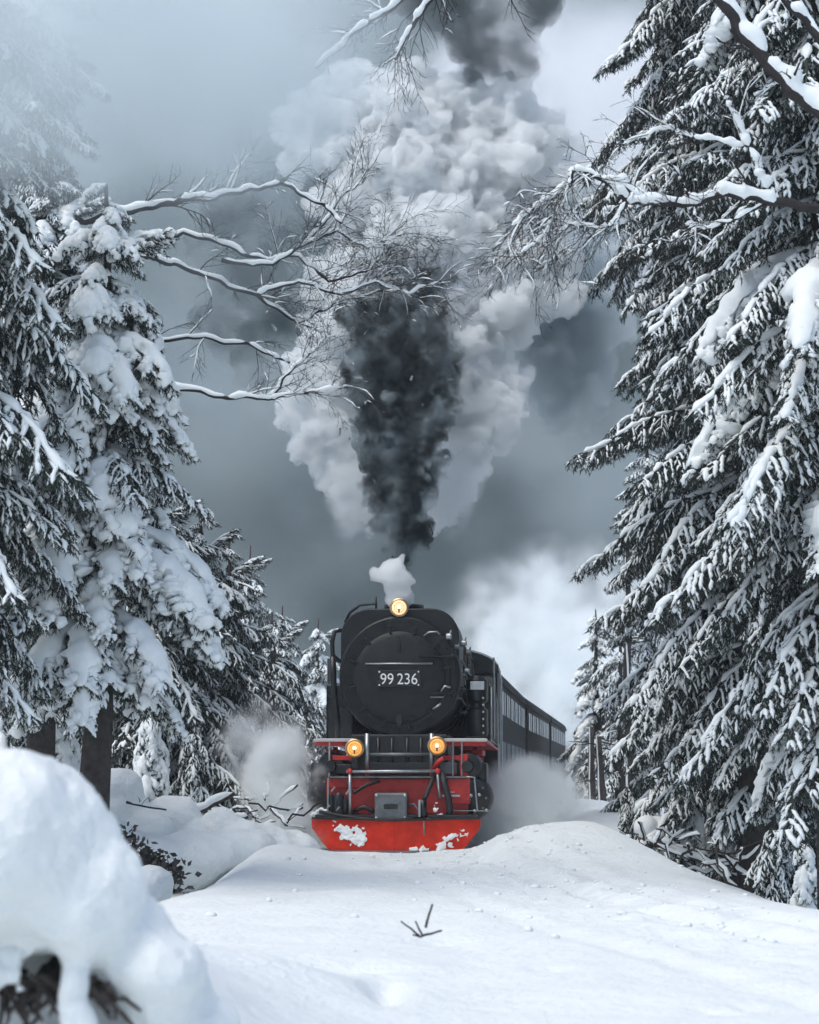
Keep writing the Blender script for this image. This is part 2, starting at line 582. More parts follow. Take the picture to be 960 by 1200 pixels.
def spruce(label, x, y, H, Rm, seed, kinds=('mid',), z_low=0.8, group=None, spacing=0.42, per=5, zmax=99, shape=0.75, base=None, lean=0.0, zt=1.5, low=0.72):
    rng = random.Random(seed)
    z0 = ground_z(x, y) - 0.15 if base is None else base
    t = thing('spruce_tree', label, 'tree', (x, y, z0), 0, group)
    mb = MB()
    nseg = 10; rb = 0.11 + 0.011 * H
    mb.tube([(math.sin(i * 1.3 + seed) * 0.03 + lean * i / nseg, math.cos(i * 0.9 + seed) * 0.03, H * i / nseg) for i in range(nseg + 1)],
            [rb * (1 - 0.95 * i / nseg) + 0.01 for i in range(nseg + 1)], 10)
    mb.build('trunk', M['bark'], t, smooth=True)
    z = z_low; a = rng.uniform(0, 6)
    while z < min(H - 0.15, zmax):
        f = z / H
        Rz = Rm * (1 - f) ** shape * min(1.0, low + (1 - low) * (z - z_low) / zt)
        for k in range(per):
            a += 2.39996 + rng.uniform(-0.35, 0.35)
            L = max(0.35, Rz * rng.uniform(0.72, 1.22) / 0.80)
            kd = rng.choice(kinds)
            lst = boughs(kd)
            best = min(lst, key=lambda q: abs(math.log(q[0] / L)) + rng.uniform(0, 0.15))
            sc = L / best[0]
            b = link('bough', best[1], t, (lean * f, 0, z + rng.uniform(-0.2, 0.2)),
                     (rng.uniform(-0.15, 0.15), rng.uniform(-0.16, 0.14) - 0.25 * f, a), (sc, sc * rng.uniform(0.9, 1.15), sc * rng.uniform(0.9, 1.1)))
        z += spacing * rng.uniform(0.8, 1.2) * (1.0 - 0.35 * f)
    # leader
    link('bough', boughs(kinds[0])[0][1], t, (lean, 0, H - 0.9), (0, R(-75), 0), (0.9, 0.9, 0.9))
    return t
def gpx(u, Y): return at(u, 900, Y).x
# ------------------------------------------------------------------ locomotive
M['loco_black'] = mat('black_engine_paint', (0.009, 0.010, 0.011), 0.36, var=0.35, scale=3, bump=0.08, bscale=30)
M['smokebox'] = mat('smokebox_grey_black', (0.012, 0.014, 0.015), 0.46, var=0.30, scale=2.5, bump=0.10, bscale=25, spec=0.35)
M['smokebox_rim'] = mat('smokebox_rim_black', (0.0085, 0.010, 0.011), 0.42, var=0.3, scale=3, bump=0.10, bscale=25, spec=0.35)
M['red'] = mat('red_frame_paint', (0.58, 0.022, 0.016), 0.50, var=0.4, scale=4.5, colr2=(0.64, 0.03, 0.02), bump=0.10, bscale=22)
M['plough_red'] = mat('orange_red_plough_paint', (0.64, 0.022, 0.006), 0.55, var=0.32, scale=5, colr2=(0.70, 0.035, 0.010), bump=0.15, bscale=12, spec=0.25)
M['steel'] = mat('bare_steel', (0.42, 0.44, 0.45), 0.38, 0.8, var=0.25, scale=12)
M['dull_steel'] = mat('dull_grey_steel', (0.16, 0.175, 0.18), 0.55, 0.5, var=0.3, scale=9, bump=0.2)
M['pale_edge'] = mat('pale_edge_paint', (0.55, 0.50, 0.49), 0.5, var=0.15, scale=6)
M['rubber'] = mat('hose_rubber', (0.012, 0.012, 0.013), 0.55, var=0.3, scale=8)
M['glass'] = mat('dark_window_glass', (0.02, 0.025, 0.028), 0.06, var=0.1, scale=2, spec=0.8)
M['white_paint'] = mat('white_lettering', (0.80, 0.80, 0.78), 0.5, var=0.05)
M['brass'] = mat('brass_rim', (0.40, 0.30, 0.18), 0.35, 0.8, var=0.2, scale=9)
M['copper'] = mat('dull_copper_pipe', (0.12, 0.07, 0.05), 0.4, 0.7, var=0.3, scale=9)
M['icy_tank'] = mat('wet_black_tank_side', (0.02, 0.022, 0.024), 0.20, var=0.3, scale=3, coat=0.4)
def emis(name, c, st):
    m = bpy.data.materials.new(name); m.use_nodes = True
    b = m.node_tree.nodes['Principled BSDF']
    b.inputs['Base Color'].default_value = (*c, 1)
    b.inputs['Emission Color'].default_value = (*c, 1)
    b.inputs['Emission Strength'].default_value = st
    b.inputs['Roughness'].default_value = 0.2
    return m
M['lens_warm'] = emis('amber_lamp_glass', (1.0, 0.45, 0.10), 0.50)
M['lens_pale'] = emis('pale_lamp_glass', (1.0, 0.72, 0.40), 0.62)
M['bulb'] = emis('lamp_bulb', (1.0, 0.80, 0.40), 1.6)

yaw_l = -math.atan2(track_x(41.0) - track_x(29.3), 11.7)
loco = thing('steam_locomotive', 'black narrow-gauge steam locomotive with red plough and lit lamps', 'locomotive',
             (track_x(Y0), Y0, 0.0), yaw_l)
P = loco
# snow plough: two blades meeting in a shallow V
vb = lambda x: 0.17 * abs(x)
pl = MB()
for s in (-1, 1):
    out = [(0.0, 0.03), (0.93 * s, 0.03), (1.02 * s, 0.11), (1.21 * s, 0.36), (1.22 * s, 0.49), (0.7 * s, 0.50), (0.35 * s, 0.47), (0.0, 0.46)]
    pl.prism(out if s > 0 else list(reversed(out)), -0.02, 0.02, vb)
plough = pl.build('snow_plough', M['plough_red'], P, bevel=0.008)
e = MB()
for s in (-1, 1):
    e.obox((0, -0.03, 0.475), (1.21 * s, vb(1.21) - 0.03, 0.50), 0.05, 0.03)
e.build('top_rim', M['loco_black'], plough, bevel=0.006)
e = MB()
for s in (-1, 1):
    e.obox((0, -0.025, 0.025), (0.94 * s, vb(0.94) - 0.025, 0.025), 0.04, 0.04)
e.build('cutting_edge', M['dull_steel'], plough)
# shelf behind the plough
MB().box(-1.16, 1.16, 0.12, 0.62, 0.50, 0.55).build('plough_shelf', M['loco_black'], P, bevel=0.01)
# buffer beam
beam = MB().box(-1.03, 1.03, 0.46, 0.51, 0.55, 1.06).build('buffer_beam', M['red'], P, bevel=0.012)
MB().box(0.74, 1.06, 0.38, 0.456, 0.70, 1.07).build('beam_plate', M['red'], beam, bevel=0.01)
MB().box(-1.02, -0.40, 0.40, 0.456, 0.93, 1.07).build('beam_plate', M['red'], beam, bevel=0.01)
rv = MB()
for x in (-0.95, -0.8, -0.65, -0.5, 0.4, 0.55, 0.8, 0.9, 1.0):
    for z in (1.02,):
        rv.lathe([(0.016, 0), (0.016, -0.008), (0.008, -0.014)], (x, 0.40 if (x < -0.4 or x > .74) else 0.46, z), 'y', 8)
for z in (0.75, 0.85, 0.95): rv.lathe([(0.016, 0), (0.016, -0.008), (0.008, -0.014)], (1.02, 0.38, z), 'y', 8)
rv.build('rivets', M['red'], beam)['kind'] = 'stuff'
MB().box(-0.98, 1.04, 0.33, 0.62, 1.062, 1.10).build('footplate', M['loco_black'], P, bevel=0.008)
MB().box(-0.97, 1.03, 0.325, 0.329, 1.072, 1.094).build('footplate_edge', M['dull_steel'], P)
# coupler
cp = MB().box(-0.30, 0.17, 0.10, 0.44, 0.46, 0.86).build('coupler', M['dull_steel'], P, bevel=0.03)
MB().box(-0.165, 0.035, 0.085, 0.11, 0.63, 0.70).build('coupler_slot', M['loco_black'], cp, bevel=0.005)
e = MB()
for x in (-0.27, 0.14):
    for z in (0.50, 0.82): e.lathe([(0.022, 0.1), (0.022, 0.082), (0.012, 0.075)], (x, 0, z), 'y', 8)
e.build('bolts', M['steel'], cp)
MB().tube([(-0.29, 0.28, 0.60), (-0.36, 0.27, 0.61), (-0.45, 0.26, 0.66), (-0.55, 0.28, 0.63), (-0.68, 0.36, 0.55)], 0.035, 8).build('coupling_chain', M['loco_black'], P, smooth=True)
MB().tube([(0.17, 0.25, 0.68), (0.26, 0.22, 0.70), (0.33, 0.22, 0.60), (0.30, 0.24, 0.50), (0.16, 0.25, 0.47)], 0.016, 8).build('coupling_link', M['dull_steel'], P, smooth=True)
MB().tube([(-1.1, 0.16, 0.59), (-0.7, 0.10, 0.52), (-0.3, 0.06, 0.475), (0.1, 0.06, 0.485), (0.35, 0.09, 0.51)], 0.024, 8).build('drain_pipe', M['rubber'], P, smooth=True)
# front handrail
hr = MB()
hr.tube([(-0.72, 0.26, 1.16), (0.62, 0.26, 1.17)], 0.022, 10)
hr.build('front_handrail', M['steel'], P, smooth=True)
MB().tube([(-0.67, 0.26, 1.16), (-0.665, 0.25, 0.85), (-0.66, 0.22, 0.54)], 0.024, 10).build('handrail_post', M['steel'], P, smooth=True)
MB().tube([(0.60, 0.26, 1.17), (0.61, 0.28, 0.95), (0.63, 0.30, 0.78)], 0.024, 10).build('handrail_post', M['steel'], P, smooth=True)
e = MB()
for x in (-0.67, 0.60): e.sphere((x, 0.26, 1.165), 0.045, 10, 7)
e.build('rail_joint', M['red'], P, smooth=True)
# brake hoses
def hose(pts, r=0.036, nm='brake_hose'):
    return MB().tube(pts, r, 8).build(nm, M['rubber'], P, smooth=True)
h = hose([(0.66, 0.30, 1.14), (0.70, 0.24, 0.98), (0.76, 0.20, 0.78), (0.78, 0.20, 0.60), (0.76, 0.22, 0.52)], 0.05)
h = hose([(0.56, 0.30, 1.12), (0.50, 0.22, 0.98), (0.44, 0.16, 0.82), (0.40, 0.13, 0.74)], 0.034)
g = MB(); g.tube([(0.385, 0.12, 0.76), (0.41, 0.10, 0.50)], 0.062, 10); g.build('hose_coupling', M['loco_black'], P, smooth=True)
MB().box(0.335, 0.365, 0.03, 0.06, 0.52, 0.76).build('coupling_clip', M['steel'], P, bevel=0.004)
MB().tube([(0.41, 0.06, 0.50), (0.42, -0.05, 0.36), (0.42, -0.03, 0.26)], 0.012, 6).build('hose_chain', M['dull_steel'], P)
hose([(-0.72, 0.30, 1.0), (-0.60, 0.26, 0.86), (-0.42, 0.24, 0.98), (-0.24, 0.3, 1.03)], 0.026, 'heating_hose')
for x, z0, z1, r in ((-0.83, 0.52, 0.86, 0.085), (-0.95, 0.54, 0.84, 0.06), (-0.74, 0.56, 0.80, 0.05)):
    m_ = MB(); m_.lathe([(r * .6, z0), (r, z0 + .03), (r, z1 - .05), (r * .5, z1)], (x, 0.27, 0), 'z', 14)
    m_.build('air_valve', M['loco_black'], P, auto=40)
e = MB()
for x, z in ((-0.93, 0.88), (-0.86, 0.60), (-0.72, 0.84), (-1.0, 0.62)): e.tube([(x, 0.2, z), (x + 0.05, 0.17, z + 0.06)], 0.014, 6)
e.build('valve_handle', M['steel'], P)
MB().tube([(-0.98, 0.20, 0.50), (-0.98, 0.22, 1.07)], 0.010, 6).build('guard_iron', M['steel'], P)
MB().tube([(1.17, 0.3, 0.60), (1.13, 0.3, 1.08), (1.02, 0.3, 1.09)], 0.012, 6).build('guard_iron', M['steel'], P)
MB().tube([(0.8, 0.26, 0.60), (1.35, 0.3, 0.60)], 0.012, 6).build('step_rail', M['dull_steel'], P)
e = MB()
for x, z in ((1.08, 0.82), (1.2, 0.83), (1.13, 0.60), (1.3, 0.61)): e.sphere((x, 0.28, z), 0.025, 8, 6)
e.build('valve_knob', M['steel'], P, smooth=True)
# fittings right of the hose
e = MB(); e.box(0.66, 0.92, 0.34, 0.37, 0.80, 0.83); e.box(0.70, 0.84, 0.33, 0.37, 0.86, 0.875)
e.build('bracket', M['steel'], P, bevel=0.004)
# black chassis behind the beam
MB().box(-0.72, 0.72, 0.95, 2.9, 0.62, 1.72).build('smokebox_saddle', M['loco_black'], P, bevel=0.03)
MB().box(-0.95, 0.95, 0.52, 11.2, 0.62, 1.0).build('main_frame', M['red'], P, bevel=0.02)
for x in (-0.46, 0.49): MB().tube([(x, 0.72, 1.10), (x, 0.72, 1.72)], 0.034, 10).build('smokebox_stay', M['steel'], P, smooth=True)
e = MB(); e.tube([(-0.44, 0.74, 1.41), (0.47, 0.74, 1.41)], 0.030, 10); e.build('cross_pipe', M['dull_steel'], P, smooth=True)
MB().box(-0.50, 0.50, 0.76, 0.80, 1.12, 1.30).build('toolbox_plate', M['loco_black'], P, bevel=0.01)
e = MB()
for x in (-0.30, -0.1, 0.12, 0.32): e.tube([(x, 0.80, 1.12), (x * 1.02, 0.82, 1.66)], 0.022, 8)
e.build('lubricator_pipe', M['loco_black'], P, smooth=True)
# lamps
def lamp(x, y, z, r, nm, lens):
    rt = MB(); rt.lathe([(r * .75, 0.20), (r * .98, 0.14), (r, 0.0), (r * 0.92, -0.012)], (x, y, z), 'y', 32)
    lo = rt.build(nm, M['loco_black'], P, auto=35)
    rm = MB(); rm.lathe([(r * 1.0, 0.03), (r * 1.12, 0.02), (r * 1.12, -0.025), (r * 0.98, -0.035), (r * 0.86, -0.02)], (x, y, z), 'y', 36)
    rm.build('lamp_rim', M['brass'], lo, auto=35)
    ln = MB(); ln.lathe([(r * 0.88, -0.022), (r * 0.7, -0.030), (r * 0.3, -0.036)], (x, y, z), 'y', 32)
    ln.build('lens', lens, lo, smooth=True)
    rg = MB()
    for q in (0.62, 0.34):
        rg.lathe([(r * q, -0.030), (r * q, -0.044), (r * (q - 0.05), -0.044), (r * (q - 0.05), -0.030)], (x, y, z), 'y', 28)
    rg.build('reflector_ring', M['brass'], lo, auto=35)
    bl = MB(); bl.sphere((x, y - 0.042, z + r * 0.05), r * 0.24, 12, 8, (1, 0.5, 1)); bl.build('bulb', M['bulb'], lo, smooth=True)
    bs = MB(); bs.box(x - r * .08, x + r * .08, y - 0.052, y - 0.034, z - r * .62, z - r * .15); bs.build('bulb_holder', M['loco_black'], lo)
    br = MB(); br.box(x - 0.04, x + 0.04, y + 0.03, y + 0.12, z - r - 0.16, z - r * 0.9); br.build('lamp_bracket', M['loco_black'], lo)
    return lo
lamp(-0.635, 0.62, 1.50, 0.125, 'head_lamp', M['lens_warm'])
lamp(0.575, 0.62, 1.535, 0.125, 'head_lamp', M['lens_warm'])
lamp(-0.01, 1.02, 3.60, 0.125, 'top_lamp', M['lens_pale'])
# running boards
for s, x0, x1 in ((-1, -1.26, -0.66), (1, 0.66, 1.30)):
    b = MB().box(x0, x1, 0.86, 8.4, 1.585, 1.625).build('running_board', M['red'], P, bevel=0.008)
    MB().box(x0 - 0.004, x1 + 0.004, 0.80, 0.855, 1.60, 1.645).build('board_edge', M['pale_edge'], b, bevel=0.006)
    MB().box(x0 + 0.01, x1 - 0.02, 0.83, 0.86, 1.54, 1.598).build('board_valance', M['red'], b)
    MB().box(x0 + .02 if s < 0 else x0 + 0.02, x1 - 0.02, 0.86, 6.0, 1.627, 1.65).build('board_snow', M['snow_tree'], b, bevel=0.01)
    MB().box(0.62 * s, 0.98 * s, 0.80, 0.85, 1.33, 1.40).build('step', M['red'], b, bevel=0.008) if s > 0 else MB().box(-0.98, -0.62, 0.80, 0.85, 1.33, 1.40).build('step', M['red'], b, bevel=0.008)
for x in (-1.02, 0.80, 0.93):
    MB().tube([(x, 0.74, 1.08), (x, 0.78, 1.60)], 0.013, 8).build('grab_rail', M['steel'], P)
MB().box(0.90, 1.02, 0.76, 0.80, 1.10, 1.42).build('frame_bracket', M['red'], P, bevel=0.01)
MB().box(0.60, 0.86, 0.80, 0.84, 1.12, 1.30).build('lubricator_box', M['dull_steel'], P, bevel=0.02)
MB().box(-0.95, -0.68, 0.80, 0.84, 1.12, 1.28).build('lubricator_box', M['loco_black'], P, bevel=0.02)
e = MB(); e.tube([(0.52, 0.5, 1.18), (0.60, 0.42, 1.30), (0.68, 0.40, 1.36)], 0.035, 8); e.build('red_cock', M['red'], P, smooth=True)
# cylinders
for s in (-1, 1):
    x = 1.03 * s
    c = MB(); c.lathe([(0.12, -0.10), (0.17, -0.08), (0.30, -0.06), (0.34, 0.0), (0.34, 1.05), (0.2, 1.1)], (x, 0.95, 0.78), 'y', 32)
    cy_ = c.build('cylinder', M['loco_black'], P, auto=35)
    v_ = MB(); v_.lathe([(0.08, -0.22), (0.10, -0.10), (0.19, -0.08), (0.21, 0.0), (0.21, 1.05), (0.1, 1.1)], (x - 0.02 * s, 0.92, 1.24), 'y', 28)
    v_.build('valve_chest', M['loco_black'], cy_, auto=35)
    MB().box(x - 0.30, x + 0.26, 1.0, 1.95, 0.9, 1.3).build('cylinder_block', M['loco_black'], cy_, bevel=0.04)
    bt = MB()
    for k in range(10):
        a = 2 * PI * k / 10
        bt.lathe([(0.02, 0), (0.02, -0.03), (0.01, -0.035)], (x + 0.25 * math.cos(a), 0.885, 0.78 + 0.25 * math.sin(a)), 'y', 6)
    bt.build('cover_bolts', M['dull_steel'], cy_)
    MB().box(x - 0.16, x + 0.16, 0.55, 0.9, 0.36, 0.40).build('front_step', M['loco_black'], P, bevel=0.01)
# wheels and rods
for s in (-1, 1):
    for k in range(5):
        y = 3.2 + 1.12 * k
        w = MB(); w.lathe([(0.50, 0.0), (0.52, 0.03), (0.52, 0.09), (0.48, 0.10)], (0, 0, 0), 'x', 32)
        wo = w.build('driving_wheel', M['dull_steel'], P, auto=35)
        wo.location = (0.62 * s - 0.05, y, 0.53)
        sp = MB(); sp.lathe([(0.10, -0.01), (0.11, 0.12), (0.05, 0.13)], (0, 0, 0), 'x', 16)
        for q in range(10):
            a = 2 * PI * q / 10
            sp.obox((0.06, 0.08 * math.cos(a), 0.08 * math.sin(a)), (0.06, 0.47 * math.cos(a), 0.47 * math.sin(a)), 0.05, 0.05)
        sp.build('spokes', M['red'], wo, auto=35)
    MB().obox((0.80 * s, 3.1, 0.38), (0.80 * s, 7.8, 0.38), 0.05, 0.10).build('coupling_rod', M['steel'], P, bevel=0.01)
    MB().obox((0.92 * s, 2.1, 0.78), (0.92 * s, 5.4, 0.40), 0.05, 0.10).build('connecting_rod', M['steel'], P, bevel=0.01)
    MB().obox((1.0 * s, 2.0, 0.98), (1.0 * s, 3.4, 0.98), 0.08, 0.08).build('slide_bar', M['steel'], P, bevel=0.01)
    MB().obox((1.08 * s, 2.2, 1.5), (1.08 * s, 2.7, 0.95), 0.07, 0.16).build('motion_bracket', M['red'], P, bevel=0.01)
    MB().box(min(1.02 * s, 1.2 * s), max(1.02 * s, 1.2 * s), 2.0, 3.4, 1.42, 1.5).build('motion_bracket', M['red'], P, bevel=0.01)
    MB().obox((1.14 * s, 3.4, 1.5), (1.14 * s, 3.9, 0.7), 0.05, 0.12).build('motion_bracket', M['red'], P, bevel=0.01)
# smokebox
ZB = 2.575
sb = MB(); sb.lathe([(0.895, 1.02), (0.91, 1.05), (0.91, 1.12), (0.87, 1.14), (0.87, 3.1)], (0, 0, ZB), 'y', 72)
smokebox = sb.build('smokebox', M['smokebox_rim'], P, auto=35)
fr = MB(); fr.lathe([(0.89, 1.02), (0.87, 1.005), (0.70, 1.0), (0.68, 0.995)], (0, 0, ZB), 'y', 72)
fr.build('front_ring', M['smokebox_rim'], smokebox, auto=35)
dr = MB(); dr.lathe([(0.70, 1.0), (0.70, 0.965), (0.68, 0.95), (0.60, 0.925), (0.45, 0.895), (0.25, 0.872), (0.08, 0.865)], (0, 0, ZB - 0.02), 'y', 72)
door = dr.build('smokebox_door', M['smokebox'], P, auto=40)
rg = MB(); rg.lathe([(0.735, 0.995), (0.735, 0.955), (0.695, 0.95), (0.695, 0.995)], (0, 0, ZB - 0.02), 'y', 72)
rg.build('door_ring', M['smokebox_rim'], door, auto=35)
rvs = MB()
for k in range(36):
    a = 2 * PI * k / 36
    rvs.lathe([(0.013, 1.0), (0.013, 0.993), (0.007, 0.988)], (0.825 * math.cos(a), 0, ZB + 0.825 * math.sin(a)), 'y', 7)
rvs.build('ring_rivets', M['smokebox'], smokebox)['kind'] = 'stuff'
dg = MB()
for k in range(12):
    a = 2 * PI * k / 12 + 0.2
    dg.obox((0.67 * math.cos(a), 0.945, ZB - .02 + 0.67 * math.sin(a)), (0.78 * math.cos(a), 0.945, ZB - .02 + 0.78 * math.sin(a)), 0.05, 0.035)
dg.build('door_clamps', M['smokebox_rim'], door, bevel=0.006)
# hinge on the engine's left, dart at the bottom
hg = MB()
for z in (2.86, 2.32):
    hg.obox((0.78, 0.92, z), (0.30, 0.885, z), 0.05, 0.022); hg.sphere((0.80, 0.93, z), 0.045, 8, 6)
hg.tube([(0.80, 0.93, 2.2), (0.80, 0.93, 2.98)], 0.022, 8)
hg.build('hinge', M['smokebox_rim'], door, bevel=0.004)
dt = MB(); dt.prism([(-0.05, 1.90), (0.0, 1.80), (0.05, 1.90), (0.03, 2.0), (-0.03, 2.0)], 0.90, 0.96)
dt.build('door_catch', M['loco_black'], door, bevel=0.006)
dt = MB(); dt.prism([(-0.018, 2.93), (0.018, 2.93), (0.008, 3.16), (-0.008, 3.16)], 0.87, 0.90)
dt.build('door_handle', M['loco_black'], door, bevel=0.004)
rl = MB(); rl.tube([(-0.50, 0.84, 2.752), (0.50, 0.84, 2.752)], 0.0125, 8)
rl.build('door_rail', M['steel'], door, smooth=True)
e = MB()
for x in (-0.48, 0.48): e.tube([(x, 0.84, 2.752), (x, 0.93, 2.752)], 0.016, 6)
e.build('rail_stanchion', M['dull_steel'], door)
# number plate
pt = MB().box(-0.325, 0.325, 0.825, 0.855, 2.41, 2.655).build('number_plate', M['loco_black'], door, bevel=0.006)
cu = bpy.data.curves.new('digits', 'FONT'); cu.body = '99 236'; cu.size = 0.232; cu.align_x = 'CENTER'; cu.extrude = 0.004
cu.space_character = 1.0; cu.space_word = 0.7
tmp = bpy.data.objects.new('t', cu); col.objects.link(tmp)
dg_ = bpy.context.evaluated_depsgraph_get()
tm = bpy.data.meshes.new_from_object(tmp.evaluated_get(dg_)); bpy.data.objects.remove(tmp)
tm.materials.clear(); tm.materials.append(M['white_paint'])
link('digits', tm, pt, (0.0, 0.820, 2.447), (PI / 2, 0, 0), (0.90, 1.0, 1.0))
e = MB()
for x in (-0.29, 0.29):
    for z in (2.435, 2.63): e.lathe([(0.013, 0.825), (0.013, 0.815), (0.006, 0.81)], (x, 0, z), 'y', 8)
e.build('plate_screws', M['white_paint'], pt)
# superstructure round the smokebox top (feedwater heater housing)
def rr(x0, x1, z0, z1, r, n=7):
    pts = [(x0, z0), (x1, z0)]
    for cx, cz, a0 in ((x1 - r, z1 - r, 0), (x0 + r, z1 - r, 90)):
        for k in range(n + 1):
            a = R(a0 + 90 * k / n); pts.append((cx + r * math.cos(a), cz + r * math.sin(a)))
    return pts
MB().prism(rr(-0.90, 0.88, 2.35, 3.60, 0.42), 1.16, 2.75).build('heater_housing', M['smokebox'], P, auto=50, bevel=0.02)
e = MB(); e.tube([(-0.86, 1.4, 3.42), (-0.78, 1.3, 3.55), (-0.62, 1.25, 3.66), (-0.40, 1.22, 3.68), (-0.36, 1.2, 3.66)], 0.022, 8)
e.tube([(-0.37, 1.2, 3.58), (-0.375, 1.2, 3.78)], 0.018, 6)
e.build('top_handrail', M['loco_black'], P, smooth=True)
e = MB(); e.tube([(-0.90, 1.5, 3.30), (-1.02, 1.45, 3.28), (-1.06, 1.45, 3.12), (-1.05, 1.45, 2.92), (-0.97, 1.45, 2.84), (-0.9, 1.5, 2.82)], 0.034, 10)
e.tube([(-1.05, 1.45, 2.9), (-1.04, 1.5, 2.5), (-1.0, 1.6, 2.0), (-0.98, 1.7, 1.65)], 0.05, 10)
e.build('steam_pipe', M['loco_black'], P, smooth=True)
# long casing over the boiler with its fittings
MB().prism(rr(-0.74, 0.80, 2.6, 3.46, 0.36), 2.76, 8.36).build('boiler_casing', M['loco_black'], P, auto=50, bevel=0.015)
for k, y in enumerate((2.95, 3.5, 4.0, 4.7, 5.3, 6.1, 6.8, 7.5)):
    e = MB(); h_ = (0.16, 0.10, 0.20, 0.12, 0.17, 0.10, 0.15, 0.12)[k]
    e.lathe([(0.07, 3.36), (0.06, 3.40 + h_ * .5), (0.075, 3.42 + h_ * .5), (0.05, 3.40 + h_), (0.02, 3.42 + h_)], (0.50 + 0.05 * (k % 3), y, 0), 'z', 12)
    e.build('casing_valve', M[('loco_black', 'dull_steel', 'smokebox_rim')[k % 3]], P, auto=40)
    e = MB(); e.tube([(0.55, y, 3.42), (0.78, y + 0.1, 3.34), (0.86, y + 0.15, 3.1), (0.88, y + 0.2, 2.7)], 0.016 + 0.006 * (k % 2), 6)
    e.build('casing_pipe', M[('loco_black', 'copper', 'dull_steel')[k % 3]], P, smooth=True)
MB().tube([(0.84, 2.8, 3.22), (0.85, 8.3, 3.22)], 0.016, 8).build('side_handrail', M['dull_steel'], P, smooth=True)
# chimney
c = MB(); c.lathe([(0.40, 3.40), (0.30, 3.52), (0.27, 3.60), (0.28, 3.64), (0.31, 3.67), (0.31, 3.71), (0.24, 3.71), (0.22, 3.5)], (0, 1.95, 0), 'z', 40)
c.build('chimney', M['loco_black'], P, auto=40)
# boiler
b = MB(); b.lathe([(0.82, 3.1), (0.82, 8.4)], (0, 0, ZB), 'y', 56); b.build('boiler', M['loco_black'], P, auto=35)
for y in (3.6, 4.7, 5.8, 6.9, 8.0):
    MB().lathe([(0.835, y - 0.04), (0.835, y + 0.04)], (0, 0, ZB), 'y', 56).build('boiler_band', M['smokebox_rim'], P, auto=35)
for y, r, t_ in ((4.1, 0.36, 3.62), (5.6, 0.40, 3.66), (7.1, 0.30, 3.58)):
    d = MB(); d.lathe([(r * 1.15, 3.25), (r, 3.36), (r, t_ - 0.18), (r * 0.85, t_ - 0.06), (r * 0.4, t_)], (0, y, 0), 'z', 32)
    d.build('dome', M['loco_black'], P, auto=45)
e = MB(); e.tube([(0.35, 6.4, 3.3), (0.35, 6.4, 3.75), (0.37, 6.4, 3.82)], 0.03, 8); e.build('whistle', M['dull_steel'], P, smooth=True)
e = MB(); e.tube([(0.55, 3.3, 3.2), (0.56, 3.3, 3.55), (0.62, 3.3, 3.62), (0.66, 3.3, 3.5)], 0.02, 8); e.build('safety_pipe', M['copper'], P, smooth=True)
# pipework along the engine's left side
rng = random.Random(5)
for k in range(7):
    z = 2.05 + 0.19 * k + rng.uniform(-.03, .03); r_ = math.sqrt(max(0.01, 0.9 ** 2 - (z - ZB) ** 2)) + 0.05
    e = MB(); x = r_ if z > ZB - .5 else 0.95
    e.tube([(x * 0.92, 1.3, z), (x, 1.45, z), (x, 3.2 + rng.uniform(0, 1), z + rng.uniform(-.1, .1)), (x * .97, 6.0, z)], rng.choice((0.016, 0.022, 0.03)), 8)
    e.build('boiler_pipe', rng.choice((M['loco_black'], M['dull_steel'], M['loco_black'], M['copper'])), P, smooth=True)
for (x, y, z, m_) in ((0.74, 0.97, 3.16, 'steel'), (0.86, 1.2, 3.02, 'dull_steel'), (0.97, 2.0, 2.7, 'steel'), (0.98, 2.4, 3.0, 'dull_steel'),
                      (0.93, 1.9, 3.12, 'steel'), (1.0, 2.9, 2.45, 'steel'), (0.96, 2.2, 2.35, 'dull_steel')):
    e = MB(); e.lathe([(0.03, -0.05), (0.05, -0.04), (0.05, 0.02), (0.03, 0.04)], (x, y, z), 'x', 12); e.tube([(x, y, z), (x + 0.03, y - 0.05, z + 0.09)], 0.013, 6)
    e.build('steam_valve', M[m_], P, auto=40)
e = MB(); e.tube([(0.36, 0.93, 3.17), (0.44, 0.9, 3.22), (0.56, 0.9, 3.23), (0.60, 0.92, 3.19)], 0.012, 6); e.build('door_lever', M['steel'], P, smooth=True)
e = MB(); e.tube([(0.62, 0.86, 2.34), (0.68, 0.84, 2.42), (0.76, 0.86, 2.40)], 0.016, 6); e.tube([(0.5, 0.88, 2.08), (0.62, 0.86, 2.16)], 0.016, 6); e.build('door_lever', M['steel'], P, smooth=True)
MB().box(0.46, 0.66, 0.90, 0.93, 2.245, 2.27).build('door_step', M['dull_steel'], P, bevel=0.004)
# air pump with gauge plate beside the smokebox
pm = MB(); pm.lathe([(0.15, 1.70), (0.17, 1.74), (0.17, 2.10), (0.12, 2.14), (0.12, 2.2), (0.17, 2.24), (0.17, 2.55), (0.1, 2.62)], (1.12, 1.9, 0), 'z', 24)
pump = pm.build('air_pump', M['loco_black'], P, auto=40)
MB().box(1.02, 1.24, 1.70, 1.73, 2.40, 2.53).build('maker_plate', M['steel'], pump, bevel=0.01)
e = MB()
for k in range(6): e.lathe([(0.018, 1.72), (0.018, 1.70), (0.01, 1.695)], (1.22, 0, 1.75 + 0.105 * k), 'y', 8)
e.build('pump_bolts', M['steel'], pump)
